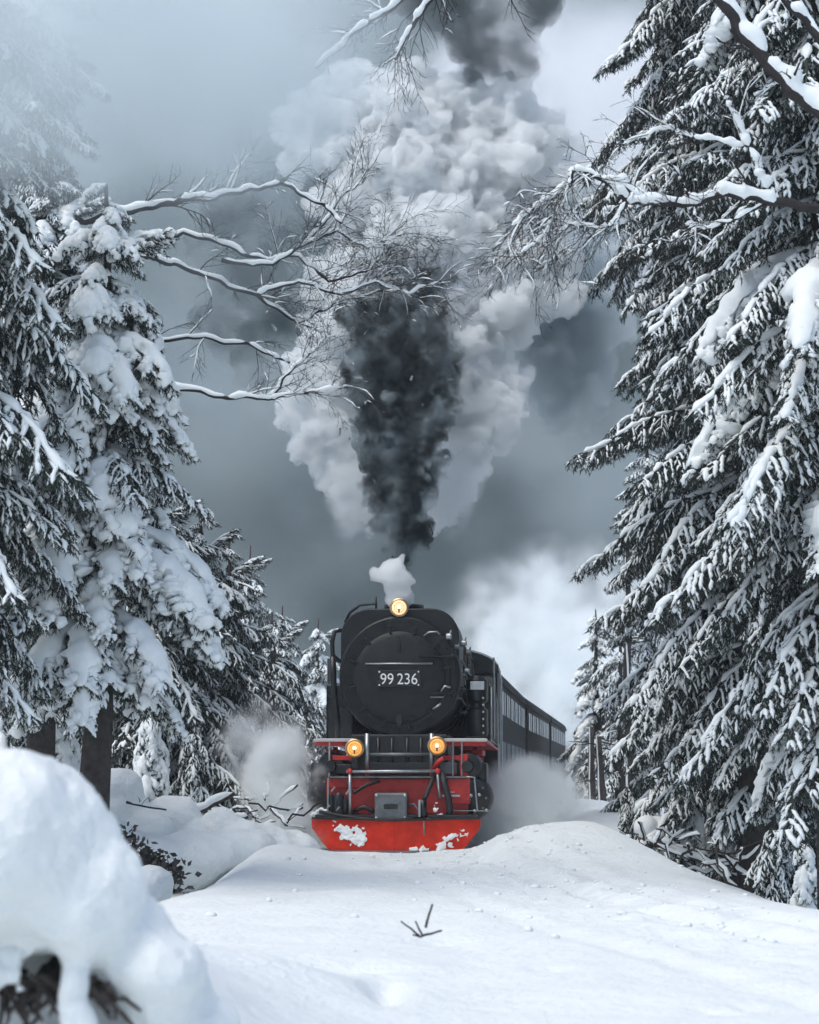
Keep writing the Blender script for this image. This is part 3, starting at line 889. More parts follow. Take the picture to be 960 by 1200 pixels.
# side tanks, cab
for s in (-1, 1):
    x0, x1 = (0.86, 1.30) if s > 0 else (-1.30, -0.86)
    tk = MB().box(x0, x1, 2.9 if s < 0 else 3.4, 8.3, 1.66, 2.56).build('side_tank', M['icy_tank'], P, bevel=0.04)
    MB().box(x0 + 0.03, x1 - 0.03, 3.6, 8.2, 2.56, 2.60).build('tank_lid', M['loco_black'], tk, bevel=0.01)
    e = MB()
    for y in (4.3, 5.3, 6.3, 7.3): e.obox((s * 1.305, y, 1.68), (s * 1.305, y, 2.54), 0.06, 0.012, up=(1, 0, 0))
    e.build('tank_seam', M['loco_black'], tk)
    for y in (3.55, 3.75, 8.1): MB().tube([(s * 1.34, y, 1.7), (s * 1.34, y, 3.0)], 0.016, 8).build('grab_pole', M['steel'], P)
    MB().obox((s * 1.12, 8.36, 1.66), (s * 1.12, 8.36, 2.4), 0.34, 0.05, up=(0, 1, 0)).build('cab_front_plate', M['loco_black'], P)
cab = MB().box(-1.30, 1.30, 8.42, 11.1, 1.0, 3.0).build('cab', M['loco_black'], P, bevel=0.02)
rf = [(-1.33, 2.99), (1.33, 2.99)] + [(1.33 * math.cos(R(a)), 3.01 + 0.46 * math.sin(R(a)) ** 0.8) for a in range(10, 171, 10)]
roof = MB().prism(rf, 8.2, 11.35).build('cab_roof', M['loco_black'], P, auto=40)
MB().prism([(x, z + 0.04) for x, z in rf[2:]] , 8.3, 11.3).build('roof_snow', M['snow_tree'], roof, auto=40)
for s in (-1, 1):
    w = MB(); w.lathe([(0.19, 8.40), (0.19, 8.375)], (s * 1.08, 0, 2.76), 'y', 24); w.build('cab_window', M['glass'], cab, auto=40)
    MB().box(s * 1.305 - 0.006, s * 1.305 + 0.006, 9.1, 10.2, 2.35, 2.88).build('cab_window', M['glass'], cab)
    MB().box(s * 1.312 - 0.006, s * 1.312 + 0.006, 9.02, 10.28, 2.29, 2.345).build('window_sill', M['steel'], cab)
    MB().tube([(s * 1.36, 8.6, 1.2), (s * 1.36, 8.6, 2.9)], 0.018, 8).build('grab_pole', M['steel'], P)
MB().box(1.30, 1.318, 8.5, 9.0, 2.45, 3.0).build('cab_side_board', M['pale_edge'], cab, bevel=0.004)
# snow caught on the plough and ledges
def snow_patch(name, pts, parent, seed, y_of, mtl='snow_tree'):
    rng = random.Random(seed); bl = []
    for (x, z, r) in pts:
        for q in range(7):
            rr_ = r * rng.uniform(0.2, 0.62)
            xx = x + rng.uniform(-r, r) * .9; zz = z + rng.uniform(-r, r) * .9
            bl.append((Vector((xx, y_of(xx, zz), zz)), (rr_ * rng.uniform(.8, 1.4), 0.007 + rr_ * 0.07, rr_ * rng.uniform(.8, 1.4))))
    return link(name, blob_mesh(name, bl, 0.011, ((9, 0.02), (28, 0.012), (60, .006)), M[mtl], 2, seed, 6), parent)
pf = lambda x, z: -0.03 + vb(x)
snow_patch('snow_patch', [(-0.86, 0.42, 0.05), (-0.80, 0.36, 0.07), (-0.70, 0.30, 0.09), (-0.60, 0.27, 0.10), (-0.52, 0.24, 0.09), (-0.50, 0.15, 0.07), (-0.60, 0.16, 0.05), (-0.46, 0.32, 0.05), (-0.56, 0.38, 0.05)], plough, 1, pf)
snow_patch('snow_patch', [(0.26, 0.07, 0.05), (0.36, 0.08, 0.06), (0.45, 0.06, 0.05)], plough, 2, pf)
snow_patch('snow_patch', [(0.66, 0.10, 0.06), (0.74, 0.18, 0.07), (0.80, 0.27, 0.05), (0.70, 0.12, 0.07), (0.80, 0.12, 0.04)], plough, 3, pf)
snow_patch('snow_patch', [(0.92, 0.22, 0.05), (1.0, 0.28, 0.05), (0.95, 0.30, 0.04)], plough, 4, pf)
snow_patch('snow_patch', [(-1.18, 0.53, 0.06), (-1.06, 0.55, 0.08), (-0.95, 0.54, 0.07), (-0.84, 0.52, 0.05), (-0.72, 0.50, 0.04)], plough, 6, lambda x, z: 0.10 + vb(x) * .5)
snow_patch('snow_patch', [(0.60, 0.60, 0.05), (0.64, 0.52, 0.05), (0.58, 0.70, 0.03)], P, 7, lambda x, z: 0.14)
# ------------------------------------------------------------------ coaches
M['coach'] = mat('dark_coach_paint', (0.016, 0.014, 0.014), 0.8, var=0.25, scale=2, spec=0.2)
M['coach_panel'] = mat('grey_frosted_panel', (0.13, 0.135, 0.14), 0.7, var=0.25, scale=1.5, spec=0.25)
M['coach_window'] = mat('sky_reflection_window', (0.42, 0.45, 0.46), 0.25, var=0.12, scale=1.5, spec=0.5)  # pale base colour paints in the sky reflected by the panes
M['coach_red'] = mat('dull_red_underframe', (0.09, 0.03, 0.025), 0.6, var=0.3)
def coach(ya, yb, label):
    xa, xb = track_x(ya), track_x(yb)
    L = math.hypot(xb - xa, yb - ya)
    c = thing('passenger_coach', label, 'coach', (xa, ya, 0), -math.atan2(xb - xa, yb - ya), 'coaches of the train')
    W = 1.25
    MB().box(-W, W, 0.45, L - 0.45, 0.95, 3.02).build('body', M['coach'], c, bevel=0.03)
    rf = [(-W - 0.05, 3.0), (W + 0.05, 3.0)] + [((W + 0.05) * math.cos(R(a)), 3.02 + 0.5 * math.sin(R(a)) ** 0.8) for a in range(8, 173, 12)]
    r = MB().prism(rf, 0.3, L - 0.3).build('roof', M['coach'], c, auto=45)
    MB().prism([(x * 0.93, z + 0.045) for x, z in rf[2:]], 0.4, L - 0.4).build('roof_snow', M['snow_tree'], r, auto=45)
    n = 6; pw = (L - 1.4) / n
    for s in (-1, 1):
        for k in range(n):
            y0 = 0.7 + k * pw
            w = MB().box(s * (W + 0.004) - 0.006, s * (W + 0.004) + 0.006, y0 + 0.38, y0 + pw - 0.38, 2.40, 2.88).build('window', M['coach_window'], c)
            MB().obox((s * (W + 0.016), y0 + pw / 2, 2.40), (s * (W + 0.016), y0 + pw / 2, 2.88), 0.05, 0.012, up=(1, 0, 0)).build('glazing_bar', M['coach'], w)
            MB().box(s * (W + 0.004) - 0.006, s * (W + 0.004) + 0.006, y0 + 0.24, y0 + pw - 0.24, 1.05, 1.84).build('side_panel', M['coach_panel'], c)
        MB().box(min(s * (W - .12), s * W), max(s * (W - .12), s * W), 0.5, L - 0.5, 0.70, 0.94).build('sole_bar', M['coach_red'], c)
    for e0 in (0, L - 0.44):
        MB().box(-0.75, 0.75, e0, e0 + 0.44, 0.95, 1.02).build('end_platform', M['coach'], c)
        for x in (-0.74, 0.74):
            MB().tube([(x, e0 + 0.2, 1.0), (x, e0 + 0.2, 3.0)], 0.025, 6).build('end_post', M['coach'], c)
    for yb_ in (2.4, L - 2.4):
        b = MB().box(-0.62, 0.62, yb_ - 0.95, yb_ + 0.95, 0.42, 0.66).build('bogie', M['coach'], c, bevel=0.02)
        for s in (-1, 1):
            for q in (-0.6, 0.6):
                w = MB(); w.lathe([(0.36, -0.05), (0.38, 0.0), (0.38, 0.06), (0.1, 0.08)], (0.58 * s, yb_ + q, 0.38), 'x', 20); w.build('wheel', M['dull_steel'], b, auto=35)
    return c
coach(41.3, 54.8, 'dark coach coupled directly behind the steam locomotive')
coach(55.1, 68.6, 'dark coach in the middle of the train')
last = coach(68.9, 82.4, 'dark last coach at the end of the train')
lr = MB(); lr.lathe([(0.10, 0), (0.12, -0.1), (0.08, -0.18)], (1.40, 1.0, 2.15), 'y', 14)
# rails hidden under the snow behind the plough
for s in (-1, 1):
    mb = MB(); pts = []
    for k in range(36):
        Y = 28.2 + 1.7 * k; hd = track_heading(Y)
        pts.append(Vector((track_x(Y) + s * 0.535, Y, 0.0)))
    for a_, b_ in zip(pts[:-1], pts[1:]): mb.obox(a_ + Vector((0, 0, -.045)), b_ + Vector((0, 0, -.045)), 0.06, 0.10)
    tag(mb.build('rail', M['dull_steel']), 'steel rail under the train, %s' % ('on the spruce-thicket side' if s < 0 else 'on the log-pile side'), 'rail')
# ------------------------------------------------------------------ bare deciduous trees
def crook(p, q, n, amp, rng, sag=0.0):
    p, q = Vector(p), Vector(q); L = (q - p).length; out = []
    o1 = Vector((rng.uniform(-1, 1), rng.uniform(-1, 1), rng.uniform(-1, 1)))
    for i in range(n + 1):
        t = i / n
        w = math.sin(PI * t)
        d = Vector((noise.noise(o1 * 9 + Vector((t * 3.1, 0, 0))), noise.noise(o1 * 9 + Vector((0, t * 3.1, 7))), noise.noise(o1 * 9 + Vector((3, 5, t * 3.1)))))
        out.append(p.lerp(q, t) + d * (amp * L * w) + Vector((0, 0, -sag * L * w)))
    return out

def fine_twigs(mb, sn, start, d, ln, r, lev, rng, droop, snow):
    n = max(3, int(ln / 0.09)); pts = [start.copy()]; q = start.copy(); d = d.normalized()
    for i in range(n):
        d = (d + Vector((rng.uniform(-.22, .22), rng.uniform(-.22, .22), rng.uniform(-.2, .2) - droop))).normalized()
        q = q + d * (ln / n); pts.append(q.copy())
    rad = [max(0.0022, r * (1 - 0.75 * i / n)) for i in range(n + 1)]
    mb.tube(pts, rad, 3 if r < 0.012 else 6, cap=False)
    if rng.random() < snow and n >= 3:
        a = 0; b = rng.randint(2, n + 1)
        snow_strip(sn, pts[a:b], [rad[i] * 1.0 + 0.0045 for i in range(a, b)], [rad[i] * 1.15 + 0.006 for i in range(a, b)], rng, 4, lift=1.0)
    if lev > 0:
        for i in range(1, n + 1):
            for _ in range(2 if lev > 1 else 1):
                if rng.random() < 0.58:
                    s = d.cross(Vector((rng.uniform(-1, 1), rng.uniform(-1, 1), rng.uniform(-1, 1))))
                    if s.length < .1: continue
                    dd = (pts[i] - pts[i - 1]).normalized() * rng.uniform(0.5, 1.0) + s.normalized() * rng.uniform(0.4, 0.9)
                    fine_twigs(mb, sn, pts[i], dd, ln * rng.uniform(0.35, 0.6) * (1.15 - 0.6 * i / n), r * 0.55, lev - 1, rng, droop, snow * 0.7)

def limb(parent, pts, r0, r1, seed, twigs=(), snow=1.0, sn_w=1.0, dens=1.0, tl=0.9, lev=2, droop=0.04, tfrom=0.35, rise=0.3):
    """a limb through the given points with its snow and side twigs"""
    rng = random.Random(seed)
    path = []
    for i in range(len(pts) - 1):
        seg = crook(pts[i], pts[i + 1], 10, 0.12, rng)
        path += seg[:-1] if i < len(pts) - 2 else seg
    n = len(path); rad = [r0 + (r1 - r0) * (i / (n - 1)) ** 0.8 for i in range(n)]
    mb = MB(); mb.tube(path, rad, 9)
    l_ = mb.build('limb', M['twig'], parent, smooth=True)
    lump = lambda k: 1.0 + 0.6 * noise.noise(Vector((k * 0.31, seed * 2.3, 0.7)))
    if snow > 0:
        i = 0
        while i < n - 2:
            b = min(n, i + rng.randint(9, 22))
            if rng.random() < 0.97 * snow:
                sn = MB(); snow_strip(sn, path[i:b], [(rad[k] * 0.98 * sn_w + 0.007) * lump(k) for k in range(i, b)], [(rad[k] * 0.85 * sn_w + 0.014) * lump(k) for k in range(i, b)], rng, 9, lift=0.62, jit=0.10)
                sn.build('limb_snow', M['snow_tree'], l_, smooth=True)
            i = b - 1
    if dens > 0:
        tw = MB(); ts = MB()
        for i in range(int(n * tfrom), n):
            if rng.random() < 0.36 * dens:
                d = (path[min(i + 1, n - 1)] - path[i - 1]).normalized()
                s = Vector((rng.uniform(-1, 1), rng.uniform(-.6, .6), rng.uniform(-0.7, 1.0) * 1.0 + rise))
                fine_twigs(tw, ts, path[i], d * rng.uniform(.4, .9) + s.normalized() * 0.7, tl * rng.uniform(0.5, 1.2), max(0.005, rad[i] * 0.36), lev, rng, droop, 0.30 * snow)
        if tw.v: tw.build('twigs', M['twig'], l_, smooth=False)['kind'] = 'stuff'
        if ts.v: ts.build('twig_snow', M['snow_tree'], l_, smooth=True)['kind'] = 'stuff'
    return l_

def bare_tree(label, x, y, H, r, seed):
    z0 = ground_z(x, y) - 0.2
    t = thing('bare_tree', label, 'tree', (x, y, z0), 0, 'bare trees beside the railway')
    rng = random.Random(seed); mb = MB()
    mb.tube(crook((0, 0, 0), (rng.uniform(-.4, .4), rng.uniform(-.4, .4), H), 14, 0.03, rng), [r * (1 - 0.7 * i / 14) for i in range(15)], 12)
    mb.build('trunk', M['bark'], t, smooth=True)
    return t, Vector((x, y, z0))

# left tree, its limbs reach over the line in front of the smoke
YL = 25.0
tx = gpx(-130, YL)
bt, o = bare_tree('bare snow-dusted tree reaching over the line from the snow-capped spruces', tx, YL, 11, 0.22, 3)
def PX(lst, Y, o, dy=0.0):
    return [at(u, v, Y + dy * i) - o for i, (u, v) in enumerate(lst)]
limb(bt, PX([(-130, 300), (20, 262), (130, 248), (205, 238), (270, 226), (330, 215), (380, 240), (400, 262)], YL, o), 0.062, 0.015, 1, dens=0.8, tl=0.8, sn_w=1.1)
limb(bt, PX([(-130, 345), (60, 320), (175, 300), (225, 318), (300, 345), (350, 378), (400, 352), (470, 338)], YL, o, 0.2), 0.052, 0.009, 2, dens=1.5, tl=0.85, tfrom=0.45)
limb(bt, PX([(175, 295), (215, 272), (290, 300), (350, 300), (385, 330), (430, 318), (450, 300)], YL + 0.6, o), 0.036, 0.008, 4, dens=1.5, tl=0.85, tfrom=0.2)
limb(bt, PX([(260, 305), (320, 310), (360, 285), (395, 270), (430, 290), (470, 275)], YL + 0.4, o), 0.030, 0.006, 5, dens=1.6, tl=0.9, tfrom=0.2)
limb(bt, PX([(300, 345), (350, 330), (400, 345), (440, 330), (480, 345), (515, 330)], YL + 0.5, o), 0.025, 0.005, 6, dens=1.7, tl=0.8, tfrom=0.2)
limb(bt, PX([(-130, 420), (80, 440), (190, 452), (260, 465), (315, 468), (345, 462), (400, 455)], YL - 0.3, o), 0.045, 0.010, 7, dens=0.9, tl=0.7, tfrom=0.55, sn_w=1.2)
limb(bt, PX([(-130, 380), (100, 400), (220, 395), (290, 402), (340, 425)], YL + 0.8, o), 0.042, 0.015, 8, dens=0.6, tl=0.6, sn_w=1.3)
limb(bt, PX([(315, 468), (345, 430), (370, 410), (385, 390)], YL, o), 0.02, 0.006, 9, dens=1.8, tl=0.6, tfrom=0.1)
limb(bt, PX([(360, 285), (400, 230), (425, 215), (430, 190)], YL + 0.4, o), 0.018, 0.005, 10, dens=1.5, tl=0.7, tfrom=0.1, rise=0.6)
# top tree, hanging in from above
YT = 22.0
tx = gpx(40, 17.0)
bt2, o2 = bare_tree('bare tree whose thin limbs hang above the white smoke', gpx(-260, YT), YT, 12.5, 0.2, 9)
limb(bt2, PX([(-260, -140), (100, -130), (400, -90), (560, -40), (600, -20)], YT, o2), 0.08, 0.03, 11, dens=0.3, tl=0.7)
limb(bt2, PX([(560, -60), (520, -25), (490, 20), (475, 45), (463, 70)], YT, o2), 0.035, 0.016, 12, dens=1.5, tl=0.6, tfrom=0.15, rise=-0.7, droop=0.08)
limb(bt2, PX([(600, -90), (545, -50), (470, 0), (420, 35), (370, 80)], YT + 3.5, o2), 0.05, 0.02, 13, dens=0.8, tl=0.6, sn_w=1.3)
# right tree, its limb crosses towards the smoke
YR = 19.0
bt3, o3 = bare_tree('bare tree with a thick snow-topped limb over the broad spruce', gpx(1120, YR), YR, 12, 0.24, 13)
limb(bt3, PX([(1120, 268), (1010, 252), (955, 244), (900, 236), (850, 226), (800, 240), (755, 236), (728, 214), (705, 212)], YR - 0.8, o3), 0.060, 0.020, 21, dens=0.5, tl=0.5, tfrom=0.3, sn_w=1.55, rise=0.2)
limb(bt3, PX([(760, 238), (735, 236), (715, 216), (690, 202), (672, 200), (655, 225), (625, 245), (600, 265)], YR - 0.8, o3), 0.028, 0.006, 22, dens=1.7, tl=0.65, tfrom=0.35, sn_w=1.7, rise=-0.55, droop=0.07)
limb(bt3, PX([(672, 200), (662, 235), (640, 275), (610, 300)], YR - 0.9, o3), 0.014, 0.004, 23, dens=1.8, tl=0.6, tfrom=0.1, rise=-0.6, droop=0.06)
limb(bt3, PX([(735, 236), (722, 262), (700, 268), (668, 262), (640, 290)], YR - 0.9, o3), 0.016, 0.004, 24, dens=1.6, tl=0.6, tfrom=0.1, rise=-0.6, droop=0.06)
limb(bt3, PX([(897, 222), (880, 180), (862, 140), (848, 112)], YR - 0.8, o3), 0.024, 0.010, 25, dens=1.0, tl=0.5, tfrom=0.4, sn_w=2.2)
limb(bt3, PX([(872, 172), (840, 164), (810, 160), (785, 150), (730, 170)], YR - 0.8, o3), 0.014, 0.004, 26, dens=1.2, tl=0.5, tfrom=0.3, sn_w=1.6)
limb(bt3, PX([(895, 240), (860, 258), (825, 268), (800, 262)], YR - 0.8, o3), 0.016, 0.005, 27, dens=1.3, tl=0.5, tfrom=0.3)
limb(bt3, PX([(1120, 290), (1000, 180), (945, 120), (890, 62), (835, -10), (800, -60)], YR - 1.6, o3), 0.075, 0.05, 28, dens=0.3, tl=0.5, sn_w=1.25)
limb(bt3, PX([(1120, 120), (1010, 80), (960, 45), (920, 0), (900, -40)], YR - 1.4, o3), 0.055, 0.03, 29, dens=0.3, tl=0.5, sn_w=1.2)
G_R, G_L, G_F = 'snowy spruces right of the railway', 'snowy spruces left of the railway', 'distant spruces fading into haze'
spruce('tall dark spruce whose drooping boughs reach nearest to the coaches', gpx(886, 27), 27, 14.5, 3.4, 11, ('mid', 'light'), 2.4, G_R, base=-1.2, zt=3.6, low=0.35)
spruce('broad snow-laden spruce beside the thick bare limb', gpx(990, 21), 21, 17, 2.7, 23, ('mid', 'mid', 'mid', 'heavy'), 2.8, G_R, base=-1.2, zt=2.5, low=0.5)
spruce('slim spruce directly behind the tall dark spruce', gpx(835, 38), 38, 14, 2.2, 31, ('mid', 'light'), 0.9, G_R)
spruce('very tall spruce whose lowest boughs start above the thick bare limb', gpx(862, 33), 33, 26, 3.6, 37, ('mid',), 10.5, G_R, base=-0.8)
spruce('spruce crowding behind the broad snow-laden spruce', gpx(950, 30), 30, 22, 2.8, 39, ('mid',), 1.2, G_R, base=-0.8)
spruce('heavily snow-capped short spruce beside the white foreground mound', gpx(112, 21.5), 21.5, 8.2, 2.0, 41, ('heavy', 'heavy', 'heavy', 'mid'), 3.15, G_L, shape=0.62, zt=1.2, low=0.6, spacing=0.34, per=6)
spruce('snow-plastered spruce half hidden behind the snow-capped short spruce', gpx(45, 25), 25, 9.6, 2.3, 42, ('heavy', 'mid'), 3.6, G_L, shape=0.62, spacing=0.38, per=6)
spruce('shaggy spruce with thin snow beyond the white foreground mound', gpx(-75, 19.5), 19.5, 15, 1.9, 43, ('mid',), 2.6, G_L, zt=2.0, low=0.5)
spruce('dark spruce behind the snow-capped short spruce', gpx(175, 31), 31, 6.4, 2.5, 47, ('mid', 'light'), 0.5, G_L, shape=0.75)
spruce('low dark spruce filling the gap behind the jutting pole', gpx(232, 35), 35, 5.7, 2.4, 48, ('light', 'mid'), 0.4, G_L, shape=0.7)
spruce('low misty spruce right beside the left steam', gpx(318, 50), 50, 4.9, 2.4, 49, ('mid', 'light'), 0.4, G_L, shape=0.75)
spruce('misty spruce beside the steam at the engine', gpx(265, 42), 42, 5.9, 2.6, 53, ('mid', 'light'), 0.5, G_L, shape=0.85)
spruce('tall spruce fading into the drifting steam', gpx(-20, 32), 32, 22, 3.0, 59, ('mid',), 2.0, G_L)
for k, (u, Y, H, Rm, lb) in enumerate((
        (330, 58, 5.6, 2.2, 'pointed hazy spruce between the misty spruce and the engine'), (372, 74, 6.4, 2.4, 'faint spruce just behind the engine cab'),
        (290, 66, 8, 3, 'faint broad spruce behind the misty spruce'), (700, 62, 6.0, 1.7, 'white snow-plastered spruce beside the end of the train'),
        (728, 56, 5.2, 1.5, 'small snowy spruce beside the dark trunks near the last coach'), (672, 96, 9, 2.6, 'faint tall spruce beyond the last coach'),
        (765, 60, 12, 2.6, 'dim tall spruce behind the tall dark spruce'))):
    spruce(lb, gpx(u, Y), Y, H, Rm, 100 + k, ('mid', 'heavy') if k % 2 else ('mid',), 0.4, G_F, spacing=0.7, per=5)
# bare lower trunks beside the end of the train
for k, (u, Y, lean, lb) in enumerate(((694, 52, 0.0, 'thin dark trunk nearest the end of the train'), (706, 50, -0.08, 'short pale-streaked trunk near the last coach'), (738, 48, 0.0, 'straight dark trunk beside the small snowy spruce'))):
    x = gpx(u, Y); t = thing('dead_trunk', lb, 'tree', (x, Y, ground_z(x, Y) - 0.2), 0, 'dead trunks beside the last coach')
    rt = random.Random(k); h_ = (2.2, 1.9, 7.0)[k]
    MB().tube(crook((0, 0, 0), (lean, 0, h_), 8, 0.02, rt), [0.11 - 0.005 * i for i in range(9)], 10).build('trunk', M['bark'], t, smooth=True)
    MB().tube(crook((-0.07, -0.06, 0), (lean - 0.06, -0.06, h_), 8, 0.02, rt), [0.035 - 0.003 * i for i in range(9)], 6).build('snow_streak', M['snow_tree'], t, smooth=True)
    for q in range(7):
        z = h_ * rt.uniform(0.35, 1.0); a = rt.uniform(0, 6.28)
        MB().tube(crook((lean * z / h_, 0, z), (lean * z / h_ + math.cos(a) * 0.7, math.sin(a) * .7, z + rt.uniform(-.2, .1)), 5, 0.08, rt), [.02, .018, .015, .012, .01, .006], 5).build('dead_branch', M['twig'], t)
# ------------------------------------------------------------------ mounds, logs, shrubs and other small things
def mound(label, balls, voxel=0.05, layers=((1.5, 0.10), (4, 0.05), (11, 0.02)), seed=1, name='snow_mound', cat='snow mound', group=None):
    me = blob_mesh(name, balls, voxel, layers, M['snow'], 3, seed, 30)
    return tag(link(name, me), label, cat, group)

V = Vector
GM = 'snow mounds left of the railway'
# the big soft mound near the camera: a snow-buried bush
Yf = 6.2
big = thing('snow_buried_bush', 'large soft mound of snow over a dark bush, beside the foreground snow', 'bush', (-1.25, Yf, 0))
OB = V((-1.25, Yf, 0))
bl = []
for u, v, r, e in ((-70, 1005, .34, 1), (-10, 992, .32, 1), (30, 990, .30, 1), (70, 1022, .27, 1), (105, 1052, .20, 1), (135, 1082, .165, 1), (0, 1022, .24, 1), (50, 1040, .20, 1), (170, 1108, .15, 1), (210, 1165, .16, 1),
                (240, 1215, .14, 1.3), (-60, 1040, .24, 1), (205, 1135, .12, 1.3)):
    bl.append((at(u - 18, v, Yf + 0.10 * math.sin(u)) - OB, (r * e, r * 1.25, r)))
for u, v, r, h in ((86, 1150, .05, .07), (80, 1185, .04, .08), (92, 1210, .06, .10), (20, 1140, .05, .05), (-12, 1150, .05, .1), (30, 1150, .022, .06)):
    bl.append((at(u, v, Yf - 0.20) - OB, (r, r, h)))
link('snow_cap', blob_mesh('snow_cap', bl, 0.02, ((2.2, 0.05), (6, 0.022), (17, 0.010), (40, .004)), M['snow'], 3, 4, 22), big)
rg_ = random.Random(8)
for k in range(34):
    p = at(rg_.uniform(-10, 130), rg_.uniform(1140, 1165), Yf - 0.16 - rg_.uniform(0, .04)) - OB
    q = p + V((rg_.uniform(-.12, .12), rg_.uniform(-.03, .03), rg_.uniform(-.16, -.05)))
    MB().tube(crook(p, q, 5, 0.15, rg_), [0.010, .009, .008, .007, .006, .004], 5).build('twig', M['bark'], big)
dk = blob_mesh('undergrowth', [(at(u, 1165 + 6 * math.sin(u), Yf + 0.14) - OB, (0.09, .10, .10)) for u in (-30, 5, 40, 75, 110, 140)], 0.014, ((9, 0.05), (24, 0.035), (55, .015)), M['bark'], 3, 3)
link('undergrowth', dk, big)

mound('round-topped snow mound standing behind the dark leafy shrub', [(at(140, 930, 27), (0.36, 0.4, 0.32)), (at(135, 960, 27), (0.5, 0.5, 0.45)), (at(160, 985, 27), (.6, .6, .45))], seed=2, group=GM)
mound('low flat snow mound touching the round-topped mound', [(at(195, 965, 27.3), (0.42, 0.5, 0.36)), (at(210, 960, 27.3), (0.3, 0.4, 0.33)), (at(225, 990, 27.3), (.5, .5, .4))], seed=3, group=GM)
mound('broad snow bank sloping behind the dark leafy shrub', [(at(125, 985, 26), (0.4, 0.5, 0.33)), (at(165, 1005, 26), (0.6, 0.5, 0.35)), (at(230, 1005, 26.2), (0.6, .5, .38)), (at(90, 1010, 26), (.5, .5, .5)), (at(285, 1000, 26.5), (.5, .5, .3))], seed=5, group=GM)
mound('rounded snow mound beneath the snow-topped stick', [(at(258, 970, 27.2), (0.28, 0.3, 0.30)), (at(275, 990, 27.2), (0.45, 0.4, 0.33)), (at(300, 985, 27.4), (0.4, 0.4, .25)), (at(330, 995, 27.6), (.5, .5, .25))], seed=6, group=GM)
mound('small snow pillow in front of the dark leafy shrub', [(at(185, 1030, 23.5), (0.26, 0.3, 0.17)), (at(165, 1045, 23.5), (.4, .4, .2))], seed=7, group=GM)
mound('low snow hump beside the snow-capped post', [(at(705, 990, 31.5), (0.45, 0.5, 0.16)), (at(735, 1000, 31.5), (.6, .6, .2))], seed=8)
mound('snow bank along the line below the last coach', [(at(690, 965, 45), (1.2, 2.5, 0.5)), (at(720, 975, 42), (1.2, 2.5, .4)), (at(650, 958, 50), (1.0, 3.0, .45))], voxel=0.09, layers=((0.8, 0.15), (3, 0.06)), seed=9)

def stick(label, p, q, r, seed, name='stick', cat='stick', sn=1.0, n=6, branches=0, amp=0.05):
    rng = random.Random(seed); p = V(p); q = V(q)
    t = thing(name, label, cat, p)
    path = crook(V((0, 0, 0)), q - p, n, amp, rng); rad = [r * (1 - 0.4 * i / n) for i in range(n + 1)]
    MB().tube(path, rad, 8).build('wood', M['bark'], t, smooth=True)
    s_ = MB(); snow_strip(s_, path, [x * 0.95 * sn for x in rad], [x * 1.0 * sn + 0.01 for x in rad], rng, 9, lift=0.75)
    s_.build('snow_cover', M['snow_tree'], t, smooth=True)
    for k in range(branches):
        i = rng.randint(1, n); d = V((rng.uniform(-1, 1), rng.uniform(-.5, .5), rng.uniform(-.2, 1)))
        l = rng.uniform(0.25, 0.7) * (q - p).length * 0.5
        bp = crook(path[i], path[i] + d.normalized() * l, 5, 0.15, rng); br = [rad[i] * 0.5 * (1 - 0.6 * j / 5) for j in range(6)]
        b_ = MB(); b_.tube(bp, br, 6); bo = b_.build('side_branch', M['bark'], t, smooth=True)
        s2 = MB(); snow_strip(s2, bp, [x * .9 + .004 for x in br], [x + 0.008 for x in br], rng, 6, lift=0.8); s2.build('snow_cover', M['snow_tree'], bo, smooth=True)
    return t
stick('straight snow-topped pole jutting from the mounds left of the engine', at(226, 955, 27.4), at(275, 930, 27.6), 0.045, 1, 'fallen_pole', 'log', 1.3, amp=0.02)
stick('short snow-covered stick lying low beside the left steam', at(270, 962, 27.8), at(291, 957, 27.8), 0.035, 2, sn=1.3)
stick('upright snowy stub beside the jutting pole', at(262, 968, 27.8), at(274, 948, 27.8), 0.03, 3, sn=1.3)
stick('thin dark branch lying over the round-topped mound', at(88, 920, 25.4), at(125, 936, 25.4), 0.016, 4, 'fallen_branch', 'branch', 0.9, branches=2)
stick('thin dark branch between the two round mounds', at(148, 940, 26.2), at(195, 949, 26.4), 0.018, 5, 'fallen_branch', 'branch', 0.9, branches=2)
# dead-wood tangle left of the engine
tg = thing('brushwood_pile', 'tangle of dark snowy brushwood between the mounds and left steam', 'brushwood', at(300, 985, 29))
rng = random.Random(33)
for k in range(30):
    p = at(rng.uniform(255, 345), rng.uniform(930, 985), 29 + rng.uniform(-.5, .8)) - tg.location
    q = p + V((rng.uniform(-.6, .6), rng.uniform(-.3, .3), rng.uniform(-.15, .3)))
    path = crook(p, q, 5, 0.2, rng); rad = [rng.uniform(.008, .018)] * 6
    b_ = MB(); b_.tube(path, rad, 5); bo = b_.build('branch', M['twig'], tg, smooth=True)
    if rng.random() < 0.6:
        s2 = MB(); snow_strip(s2, path, [x * .9 + .006 for x in rad], [x + 0.01 for x in rad], rng, 6, lift=0.8); s2.build('snow_cover', M['snow_tree'], bo, smooth=True)
# right of the line
pst = at(678, 982, 33)
po = thing('marker_post', 'squat dark post with a flat snow cap beside the coaches', 'post', (pst.x, 33, pst.z - 0.4))
MB().box(-0.14, 0.14, -0.12, 0.12, 0, 0.47).build('post', M['bark'], po, bevel=0.015)
link('snow_cap', blob_mesh('snow_cap', [(V((0, 0, 0.49)), (0.17, 0.15, 0.07))], 0.02, ((8, 0.008),), M['snow_tree'], 3, 2), po)
